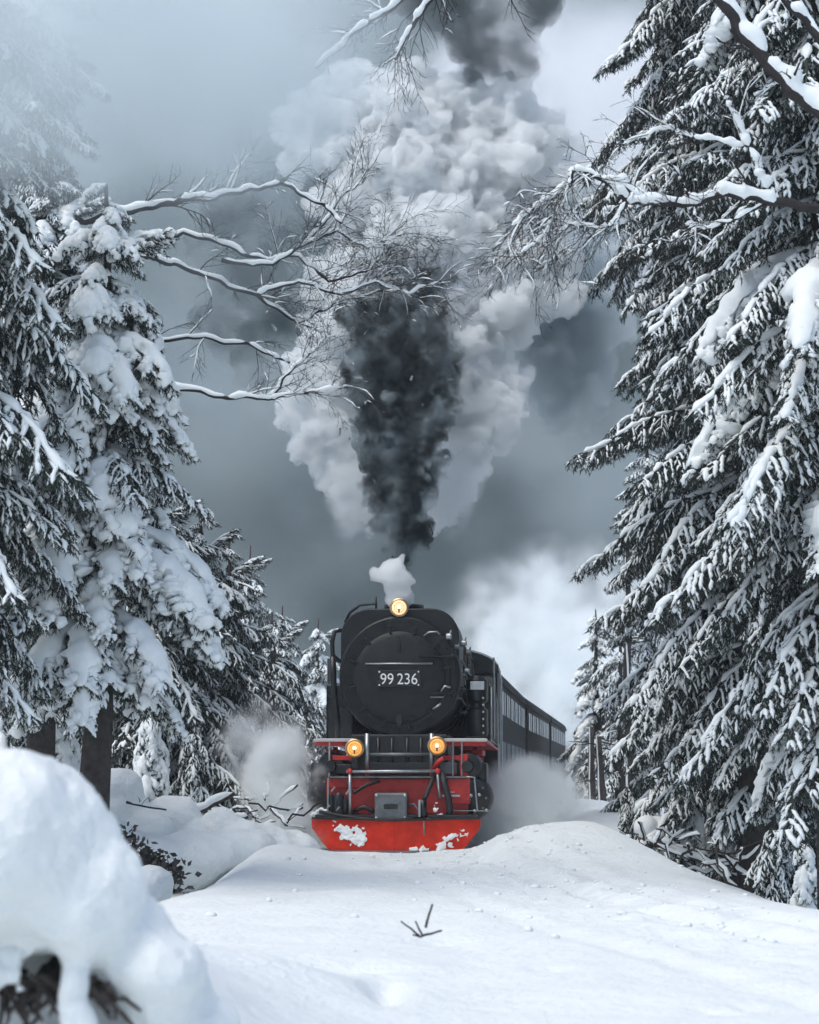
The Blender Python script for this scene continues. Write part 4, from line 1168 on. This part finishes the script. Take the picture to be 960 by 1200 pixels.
# sawn log seen end-on
lc = at(757, 975, 29)
lg = thing('sawn_log', 'thick sawn log under snow, its cut end facing the snow bank', 'log', lc)
path = [V((0, 0, 0)), V((0.35, 0.5, -0.04)), V((0.8, 1.2, -0.12))]
MB().tube(path, [0.155, 0.15, 0.14], 20).build('log_wood', M['bark'], lg, smooth=True)
d = (path[1] - path[0]).normalized()
en = MB(); en.lathe([(0.14, -0.012), (0.147, 0.0)], (0, 0, 0), 'y', 20); eo = en.build('cut_end', M['wood_end'], lg); eo.rotation_euler = d.to_track_quat('Y', 'Z').to_euler()
link('snow_cover', blob_mesh('snow_cover', [(path[0].lerp(path[1], t) + V((0, 0.02, 0.07)), (0.185, .17, .17)) for t in (0.05, .3, .6, .9)] + [(path[1].lerp(path[2], t) + V((0, 0, 0.08)), .17) for t in (.2, .5, .8)], 0.03, ((6, 0.02),), M['snow_tree'], 3, 5), lg)
stick('long snowy pole leaning from the sawn log down the bank', at(755, 985, 28.8), at(835, 1008, 28), 0.06, 11, 'fallen_pole', 'log', 1.2, branches=3)
stick('bent snowy branch lying against the bank below the sawn log', at(770, 985, 27.6), at(868, 1042, 26.4), 0.04, 12, 'fallen_branch', 'branch', 1.2, branches=5, amp=0.08)
stick('snow-covered log lying level between the bent saplings', at(835, 985, 27.5), at(930, 962, 27.8), 0.07, 13, 'fallen_log', 'log', 1.5, branches=2)
stick('crooked twig rising from the bank below the level log', at(852, 1035, 26), at(838, 990, 26), 0.022, 14, 'twig', 'branch', 1.2, branches=4, amp=.12)
# brush on the right edge of the bank
tg = thing('brushwood_pile', 'tangle of snowy brushwood at the foot of the right spruces', 'brushwood', at(850, 1030, 26.5))
for k in range(60):
    u = rng.uniform(755, 955); v0 = 975 + (u - 755) * 0.36
    p = at(u, v0 + rng.uniform(-10, 35), 26.5 + rng.uniform(-.6, 1.2)) - tg.location
    q = p + V((rng.uniform(-.6, .7), rng.uniform(-.3, .3), rng.uniform(-.2, .35)))
    path = crook(p, q, 5, 0.25, rng); rad = [rng.uniform(.008, .022)] * 6
    b_ = MB(); b_.tube(path, rad, 5); bo = b_.build('branch', M['twig'], tg, smooth=True)
    if rng.random() < 0.75:
        s2 = MB(); snow_strip(s2, path, [x * .9 + .008 for x in rad], [x + 0.014 for x in rad], rng, 6, lift=0.8); s2.build('snow_cover', M['snow_tree'], bo, smooth=True)
# saplings bent over by snow
def sapling(label, u, v, Y, h, w, seed, kind='mid'):
    p = at(u, v, Y); rng = random.Random(seed)
    t = thing('bent_sapling', label, 'sapling', p, 0, 'spruce saplings bowed down by snow')
    MB().tube(crook(V((0, 0, -0.2)), V((0.05, 0, h)), 6, 0.03, rng), [0.03, .03, .025, .02, .015, .01, .006], 6).build('stem', M['bark'], t)
    lst = boughs(kind); k = 0; z = 0.25 * h
    while z < h:
        for q in range(4):
            L = w * (1.15 - 0.75 * z / h) * rng.uniform(.8, 1.2)
            best = min(lst, key=lambda b: abs(math.log(b[0] / L)))
            s_ = L / best[0]
            link('bough', best[1], t, (0, 0, z), (0, rng.uniform(0.2, 0.6), 2.4 * k + rng.uniform(-.3, .3)), (s_, s_, s_)); k += 1
        z += 0.24
    return t
sapling('snow-bowed sapling behind the sawn log', 800, 985, 29.5, 1.35, 0.75, 1, 'heavy')
sapling('snow-bowed sapling over the level snowy log', 852, 985, 30, 1.7, 0.8, 2, 'heavy')
sapling('small snowy sapling at the foot of the tall dark spruce', 735, 972, 33, 0.8, 0.6, 3)
sapling('small white sapling beside the edge of the snow field', 945, 1055, 24.5, 0.75, 0.6, 4, 'heavy')
sapling('low snowy sapling below the broad spruce', 905, 1035, 25.5, 0.8, 0.7, 5)
sapling('snowy sapling under the heavily snow-capped spruce', 65, 925, 26, 1.3, 0.9, 6, 'heavy')
sapling('snowy sapling behind the round-topped mound', 175, 925, 29, 1.2, 0.8, 7, 'heavy')
sapling('thin snowy sapling behind the jutting pole', 225, 940, 30, 1.2, 0.8, 8, 'mid')
# dark leafy shrub
sh = thing('leafy_shrub', 'dark leafy shrub poking out of the snow bank', 'shrub', at(180, 1030, 24.6))
rng = random.Random(71)
lf = MB(); lf.add([(0, 0, 0), (0.022, 0.003, 0.03), (0, 0.006, 0.075), (-0.022, 0.003, 0.03)], [(0, 1, 2, 3)])
M['dark_leaf'] = mat('dark_leaves', (0.035, 0.033, 0.028), 0.6, var=0.5, scale=5)
lm = lf.mesh('leaf', M['dark_leaf'], fix=False)
for (u, v, n) in ((140, 975, 34), (148, 985, 30), (165, 1000, 44), (178, 1008, 50), (192, 1016, 50), (207, 1024, 40), (150, 1005, 30), (172, 1022, 40), (196, 1026, 30)):
    c = at(u, v, 24.6) - sh.location
    b_ = MB(); b_.tube(crook(V((0, 0, -0.1)) + V((c.x * 0.7, 0, 0)), c, 5, 0.1, rng), [.012, .011, .01, .008, .007, .005], 5); b_.build('stem', M['bark'], sh)
    for k in range(n * 13 // 10):
        q = c + V((rng.gauss(0, .085), rng.gauss(0, .08), rng.gauss(0, .07)))
        s_ = rng.uniform(0.9, 1.8)
        link('leaf', lm, sh, q, (rng.uniform(0, 6.3), rng.uniform(0, 6.3), rng.uniform(0, 6.3)), (s_, s_, s_))
# broken twig in the foreground snow
tc = at(494, 1099, 11.2)
tw = thing('broken_twig', 'small dark forked twig sticking up from the open snow', 'twig', tc)
for a_, b_, r in (((492, 1097), (470, 1080), .006), ((495, 1096), (487, 1080), .006), ((499, 1087), (507, 1060), .0075), ((494, 1097), (518, 1091), .007), ((494, 1098), (484, 1096), .006)):
    MB().tube(crook(at(*a_, 11.2) - tc, at(*b_, 11.2) - tc + V((0, .03, 0)), 4, 0.06, rng), [r, r, r * .9, r * .8, r * .8], 7).build('prong', M['twig'], tw, smooth=True)

# loose snow clods thrown along the ploughed way
rng = random.Random(91); cl = MB()
for k in range(420):
    y = 11 + 17.5 * rng.random() ** 0.7
    q0 = 0.75 + 0.055 * (27 - y) + 0.0042 * (27 - y) ** 2
    x = q0 + rng.gauss(-0.1, 0.75) if rng.random() < 0.75 else rng.uniform(-1.6, 3.2)
    r = 0.008 + 0.030 * rng.random() ** 3
    cl.sphere((x, y, ground_z(x, y) + r * 0.25), r, 6, 4, (rng.uniform(.8, 1.5), rng.uniform(.8, 1.5), rng.uniform(.5, .9)))
co_ = cl.build('snow_clods', M['snow'], smooth=True); co_['kind'] = 'stuff'; tag(co_, 'loose snow clods scattered over the ploughed way', 'snow')
# ------------------------------------------------------------------ smoke, steam and haze
def vol(name, colr, dens, aniso=0.0, absorb=None):
    m = bpy.data.materials.new(name); m.use_nodes = True
    nt = m.node_tree; nt.nodes.clear()
    out = nt.nodes.new('ShaderNodeOutputMaterial')
    pv = nt.nodes.new('ShaderNodeVolumePrincipled')
    pv.inputs['Color'].default_value = (*colr, 1)
    pv.inputs['Density'].default_value = dens
    pv.inputs['Anisotropy'].default_value = aniso
    if absorb: pv.inputs['Absorption Color'].default_value = (*absorb, 1)
    nt.links.new(pv.outputs[0], out.inputs['Volume'])
    return m, nt, pv

def billow(balls, seed, kids=12, grand=5, rk=(0.32, 0.55), flat=1.0):
    """cauliflower: smaller balls on the skin of larger ones"""
    rng = random.Random(seed); out = []
    def rnd():
        while True:
            v = V((rng.uniform(-1, 1), rng.uniform(-1, 1), rng.uniform(-1, 1)))
            if 0.1 < v.length < 1: return v.normalized()
    for c, r in balls:
        out.append((c, r))
        for k in range(kids):
            d = rnd(); r2 = r * rng.uniform(*rk); c2 = c + d * (r * rng.uniform(0.78, 0.98)); out.append((c2, r2))
            for g in range(grand):
                d2 = (rnd() + d * 0.8).normalized(); r3 = r2 * rng.uniform(0.3, 0.55)
                out.append((c2 + d2 * (r2 * rng.uniform(0.8, 0.98)), r3))
    return out

def ragged(name, colr, dens, scale, lo, hi, step, seed, floor=0.0, colr2=None):
    """dense vapour torn by noise"""
    m, nt, pv = vol(name, colr, dens)
    geo = nt.nodes.new('ShaderNodeNewGeometry')
    nz = nt.nodes.new('ShaderNodeTexNoise'); nz.noise_dimensions = '3D'
    nz.inputs['Scale'].default_value = scale; nz.inputs['Detail'].default_value = 3; nz.inputs['Roughness'].default_value = 0.62
    nz.inputs['Distortion'].default_value = 0.3
    ad = nt.nodes.new('ShaderNodeVectorMath'); ad.operation = 'ADD'; ad.inputs[1].default_value = (seed * 3.1, seed * 1.7, seed * 2.3)
    nt.links.new(geo.outputs['Position'], ad.inputs[0]); nt.links.new(ad.outputs[0], nz.inputs['Vector'])
    mr = nt.nodes.new('ShaderNodeMapRange'); mr.interpolation_type = 'SMOOTHSTEP'
    mr.inputs['From Min'].default_value = lo; mr.inputs['From Max'].default_value = hi
    mr.inputs['To Min'].default_value = floor * dens; mr.inputs['To Max'].default_value = dens
    nt.links.new(nz.outputs['Fac'], mr.inputs['Value']); nt.links.new(mr.outputs[0], pv.inputs['Density'])
    if colr2:
        n2 = nt.nodes.new('ShaderNodeTexNoise'); n2.inputs['Scale'].default_value = scale * 0.8; n2.inputs['Detail'].default_value = 2
        a2 = nt.nodes.new('ShaderNodeVectorMath'); a2.operation = 'ADD'; a2.inputs[1].default_value = (seed * 1.1, 9.7, seed * 5.3)
        nt.links.new(geo.outputs['Position'], a2.inputs[0]); nt.links.new(a2.outputs[0], n2.inputs['Vector'])
        rp = nt.nodes.new('ShaderNodeValToRGB'); rp.color_ramp.elements[0].position = 0.46; rp.color_ramp.elements[1].position = 0.68
        rp.color_ramp.elements[0].color = (*colr, 1); rp.color_ramp.elements[1].color = (*colr2, 1)
        nt.links.new(n2.outputs['Fac'], rp.inputs['Fac']); nt.links.new(rp.outputs['Color'], pv.inputs['Color'])
    m.cycles.volume_step_rate = step
    return m

YC = Y0 + 1.95                    # chimney
def pb(lst, Yf):
    out = []
    for u, v, r in lst:
        Y = Yf(v); out.append((at(u, v, Y), r / pxm(Y)))
    return out
drift = lambda v: YC + 0.25 + (700 - v) / 80.0 * 0.30

m_white = ragged('white_steam_volume', (0.975, 0.991, 0.995), 13.0, 2.0, 0.36, 0.60, 0.18, 4, 0.03)
m_puff, _, _ = vol('steam_puff_volume', (0.978, 0.991, 0.994), 12.0)
m_dark = ragged('black_smoke_volume', (0.06, 0.075, 0.08), 11.0, 2.4, 0.42, 0.68, 0.20, 2, 0.02, (0.52, 0.60, 0.63))
m_grey = ragged('grey_smoke_volume', (0.26, 0.29, 0.30), 3.5, 1.1, 0.36, 0.66, 0.35, 6, 0.08)

def plume(name, label, balls, seed, material, voxel, layers, kids, grand, rk=(0.32, 0.55)):
    me = blob_mesh(name, billow(balls, seed, kids, grand, rk), voxel, layers, material, 2, seed)
    o = tag(link(name, me), label, 'smoke'); o['kind'] = 'stuff'
    return o
dark = pb([(472, 676, 7), (473, 660, 11), (473, 638, 18), (470, 610, 27), (468, 578, 36), (470, 545, 41), (474, 510, 46), (468, 470, 52), (474, 432, 54), (462, 395, 52), (478, 368, 38), (440, 415, 34), (505, 425, 30), (452, 345, 24), (498, 338, 20), (470, 318, 15), (425, 385, 16), (518, 395, 15)], drift)
plume('black_smoke', 'thick column of black smoke rising from the chimney', dark, 3, m_dark, 0.032, ((2.2, 0.16), (6, 0.11), (14, 0.06), (30, 0.02)), 13, 6)
puff = pb([(462, 690, 14), (457, 674, 15), (470, 682, 13), (463, 662, 10), (466, 702, 12), (476, 698, 9), (452, 664, 7), (470, 655, 6)], lambda v: YC - 0.32)
plume('steam_puff', 'small bright white steam puff just above the chimney', puff, 5, m_puff, 0.03, ((5, 0.05), (13, 0.03)), 10, 4)
bd = lambda v: drift(v) + 1.6
white = pb([(372, 500, 40), (350, 478, 26), (395, 545, 30), (410, 580, 18), (360, 520, 22), (385, 450, 40), (562, 480, 48), (590, 470, 28), (545, 535, 28), (535, 575, 18), (600, 450, 20), (540, 430, 50),
            (440, 330, 60), (500, 310, 66), (430, 110, 42), (475, 120, 48), (530, 135, 50), (590, 150, 46), (625, 165, 34), (410, 160, 40), (460, 180, 60), (520, 210, 66), (585, 215, 56),
            (430, 230, 50), (480, 265, 62), (545, 280, 58), (600, 260, 40), (560, 350, 60), (600, 330, 44), (520, 380, 50), (400, 400, 40), (385, 105, 24), (424, 602, 11), (436, 628, 8), (522, 596, 12), (512, 622, 8), (640, 190, 36), (655, 230, 30), (350, 140, 26), (365, 180, 30), (640, 300, 34), (655, 345, 24)], bd)
plume('white_smoke', 'towering cauliflower cloud of white smoke above the black smoke', white, 9, m_white, 0.045, ((1.6, 0.18), (4.5, 0.12), (11, 0.07), (24, 0.03)), 14, 6)
m_side = ragged('side_smoke_volume', (0.60, 0.66, 0.68), 4.5, 1.0, 0.36, 0.64, 0.32, 8, 0.05, (0.92, 0.955, 0.96))
plume('grey_smoke', 'torn grey smoke drifting from the white cloud towards the right spruces', pb([(640, 370, 46), (675, 330, 44), (690, 400, 40), (650, 440, 40), (700, 460, 34), (620, 410, 34), (720, 380, 30), (700, 280, 34), (665, 490, 26)], lambda v: drift(v) + 3.2), 21, m_side, 0.08, ((1.2, 0.2), (3.5, 0.14), (8, .07)), 10, 4)
m_side2 = ragged('left_smoke_volume', (0.16, 0.20, 0.21), 4.5, 0.9, 0.40, 0.72, 0.32, 11, 0.05, (0.55, 0.62, 0.64))
plume('grey_smoke', 'dark torn smoke behind the bare branches of the left tree', pb([(300, 260, 46), (340, 300, 44), (285, 330, 44), (330, 370, 40), (360, 240, 34), (300, 410, 34), (250, 290, 36), (260, 380, 30), (330, 200, 30)], lambda v: drift(v) + 2.4), 23, m_side2, 0.08, ((1.2, 0.2), (3.5, 0.14), (8, .07)), 10, 4)

def soft_cloud(name, label, c, rad, colr, dens, seed, nscale=0.35, edge=0.5, contrast=0.5, step=1.0, floor=0.15, colr2=None, cscale=0.06, erode=1.6):
    """soft bank of vapour: density falls off from the middle and is broken up by noise"""
    m, nt, pv = vol(name + '_volume', colr, dens)
    tc = nt.nodes.new('ShaderNodeTexCoord')
    ln = nt.nodes.new('ShaderNodeVectorMath'); ln.operation = 'LENGTH'
    nt.links.new(tc.outputs['Object'], ln.inputs[0])
    mr = nt.nodes.new('ShaderNodeMapRange'); mr.interpolation_type = 'SMOOTHSTEP'
    mr.inputs['From Min'].default_value = 1.0; mr.inputs['From Max'].default_value = 1.0 - edge
    nt.links.new(ln.outputs['Value'], mr.inputs['Value'])
    geo = nt.nodes.new('ShaderNodeNewGeometry')
    nz = nt.nodes.new('ShaderNodeTexNoise'); nz.inputs['Scale'].default_value = nscale
    nz.inputs['Detail'].default_value = 3; nz.inputs['Roughness'].default_value = 0.6; nz.noise_dimensions = '4D'; nz.inputs['W'].default_value = seed * 3.3
    nt.links.new(geo.outputs['Position'], nz.inputs['Vector'])
    m2 = nt.nodes.new('ShaderNodeMapRange'); m2.inputs['From Min'].default_value = 0.5 - 0.25 / max(contrast, .01) * 0.5; m2.inputs['From Max'].default_value = 0.5 + 0.25 / max(contrast, .01) * 0.5
    m2.inputs['To Min'].default_value = floor; m2.inputs['To Max'].default_value = 1.0
    nt.links.new(nz.outputs['Fac'], m2.inputs['Value'])
    # noise eats into the falloff, so the outline is torn
    er = nt.nodes.new('ShaderNodeMath'); er.operation = 'MULTIPLY_ADD'; er.inputs[1].default_value = erode; er.inputs[2].default_value = -0.5 * erode
    nt.links.new(nz.outputs['Fac'], er.inputs[0])
    l2 = nt.nodes.new('ShaderNodeMapRange'); l2.inputs['From Min'].default_value = 1.0; l2.inputs['From Max'].default_value = 1.0 - edge
    nt.links.new(ln.outputs['Value'], l2.inputs['Value'])
    sm_ = nt.nodes.new('ShaderNodeMath'); sm_.operation = 'ADD'
    nt.links.new(l2.outputs[0], sm_.inputs[0]); nt.links.new(er.outputs[0], sm_.inputs[1])
    m4 = nt.nodes.new('ShaderNodeMapRange'); m4.interpolation_type = 'SMOOTHSTEP'; m4.inputs['From Min'].default_value = 0.05; m4.inputs['From Max'].default_value = 0.95
    nt.links.new(sm_.outputs[0], m4.inputs['Value'])
    m5 = nt.nodes.new('ShaderNodeMapRange'); m5.interpolation_type = 'SMOOTHSTEP'; m5.inputs['From Min'].default_value = 0.0; m5.inputs['From Max'].default_value = 0.35
    nt.links.new(l2.outputs[0], m5.inputs['Value'])
    m6 = nt.nodes.new('ShaderNodeMath'); m6.operation = 'MULTIPLY'; nt.links.new(m4.outputs[0], m6.inputs[0]); nt.links.new(m5.outputs[0], m6.inputs[1])
    mu = nt.nodes.new('ShaderNodeMath'); mu.operation = 'MULTIPLY'
    nt.links.new(m6.outputs[0], mu.inputs[0]); nt.links.new(m2.outputs[0], mu.inputs[1])
    m3 = nt.nodes.new('ShaderNodeMath'); m3.operation = 'MULTIPLY'; m3.inputs[1].default_value = dens
    nt.links.new(mu.outputs[0], m3.inputs[0]); nt.links.new(m3.outputs[0], pv.inputs['Density'])
    if colr2:
        n2 = nt.nodes.new('ShaderNodeTexNoise'); n2.inputs['Scale'].default_value = cscale; n2.inputs['Detail'].default_value = 3; n2.inputs['Distortion'].default_value = 0.6
        a2 = nt.nodes.new('ShaderNodeVectorMath'); a2.operation = 'ADD'; a2.inputs[1].default_value = (seed * 1.1, 9.7, seed * 5.3)
        nt.links.new(geo.outputs['Position'], a2.inputs[0]); nt.links.new(a2.outputs[0], n2.inputs['Vector'])
        rp = nt.nodes.new('ShaderNodeValToRGB'); rp.color_ramp.elements[0].position = 0.38; rp.color_ramp.elements[1].position = 0.64
        rp.color_ramp.elements[0].color = (*colr, 1); rp.color_ramp.elements[1].color = (*colr2, 1)
        nt.links.new(n2.outputs['Fac'], rp.inputs['Fac']); nt.links.new(rp.outputs['Color'], pv.inputs['Color'])
    m.cycles.volume_step_rate = step
    bm = bmesh.new(); bmesh.ops.create_icosphere(bm, subdivisions=3, radius=1.0)
    me = bpy.data.meshes.new(name); bm.to_mesh(me); bm.free(); me.materials.append(m)
    o = link(name, me, None, c, None, rad)
    tag(o, label, 'steam'); o['kind'] = 'stuff'
    return o
# steam at the cylinders, behind the train, and drifting over the left trees
soft_cloud('steam_cloud', 'white steam blowing from the cylinder on the spruce-thicket side', at(332, 925, 30.3), (0.85, 0.9, 1.15), (0.968, .989, .993), 9.0, 1, 1.9, 0.95, 1.2, floor=0.03, erode=2.6)
soft_cloud('steam_cloud', 'thin steam wisp rising before the low misty spruce', at(305, 880, 30.8), (0.8, 0.8, 0.95), (0.968, .989, .993), 5.0, 15, 1.9, 0.95, 1.2, floor=0.02, erode=2.8)
soft_cloud('steam_cloud', 'low white steam curling at the left cylinder above the snow', at(345, 972, 30.0), (0.8, 0.9, 0.6), (0.968, .989, .993), 7.0, 14, 2.0, 0.9, 1.1, floor=0.05, erode=2.0)
soft_cloud('steam_cloud', 'bluish steam rolling along the wheels below the coaches', at(618, 955, 33.2), (1.2, 2.8, 1.1), (0.95, .985, .993), 5.5, 2, 1.6, 0.85, 1.1, floor=0.05, erode=2.0)
soft_cloud('steam_cloud', 'pale steam rising behind the coaches', at(665, 775, 92), (7.0, 7, 6.4), (0.96, .98, .985), 0.9, 3, 0.42, 0.85, 1.2, floor=0.0, erode=2.0)
soft_cloud('steam_cloud', 'white steam drifting over the tops of the left trees', at(150, 60, 18), (3.1, 2.2, 1.75), (0.80, .86, .88), 1.8, 4, 0.6, 0.7, 0.7, erode=0.8)
soft_cloud('smoke_bank', 'grey smoke bank hanging behind the train', at(480, 600, 112), (36, 18, 22), (0.20, .25, .26), 0.30, 5, 0.12, 0.6, 1.0, colr2=(0.66, .72, .73), cscale=0.11, erode=0.7)
soft_cloud('smoke_bank', 'bright smoke beyond the white cauliflower cloud', at(655, 190, 42), (4.4, 5, 4.6), (0.97, .98, .985), 1.0, 6, 0.3, 0.8, 0.6)
plume('dark_smoke_cloud', 'dark grey smoke cloud hanging above the white cauliflower cloud', pb([(585, 30, 46), (540, 0, 52), (608, 66, 30), (500, -20, 50), (600, -20, 55), (560, 60, 30), (470, -50, 50)], lambda v: drift(v) + 0.8), 13, m_grey, 0.07, ((1.2, 0.2), (3.5, 0.12), (8, .06)), 10, 4)

soft_cloud('smoke_bank', 'pale smoke spreading high above the train', at(430, 40, 125), (64, 20, 27), (0.55, .62, .63), 0.34, 10, 0.12, 0.4, 0.5, colr2=(0.86, .90, .905), cscale=0.1, erode=0.5)
soft_cloud('smoke_bank', 'thin mist veiling the bare branches of the left tree', at(255, 300, 22.8), (1.5, 0.9, 1.3), (0.50, .57, .59), 0.6, 12, 0.9, 0.8, 0.9)
soft_cloud('steam_cloud', 'thin white wisps trailing down the spruce-thicket side of the black column', at(415, 575, 33.2), (0.62, 0.7, 1.0), (0.96, .985, .99), 3.5, 16, 2.2, 0.95, 1.2, floor=0.03, erode=2.4)
soft_cloud('steam_cloud', 'thin white wisps trailing down the coach side of the black column', at(530, 575, 33.2), (0.62, 0.7, 1.0), (0.96, .985, .99), 3.5, 17, 2.2, 0.95, 1.2, floor=0.03, erode=2.4)
soft_cloud('steam_cloud', 'pale veil around the top of the white cauliflower cloud', at(560, 170, 36.5), (2.6, 1.6, 2.2), (0.95, .975, .98), 1.3, 18, 0.9, 0.9, 1.1, floor=0.05, erode=1.8)
# the cold air itself
hz, _, _ = vol('haze_volume', (0.86, 0.93, 0.97), 0.0005)
hb = MB().box(gx[0] - 5, gx[-1] + 5, gy[0] - 5, gy[-1] + 5, min(v[2] for v in gv) - 1.0, 90)
ho = hb.build('haze', hz); ho['kind'] = 'stuff'; tag(ho, 'pale cold haze filling the air between the trees', 'haze')
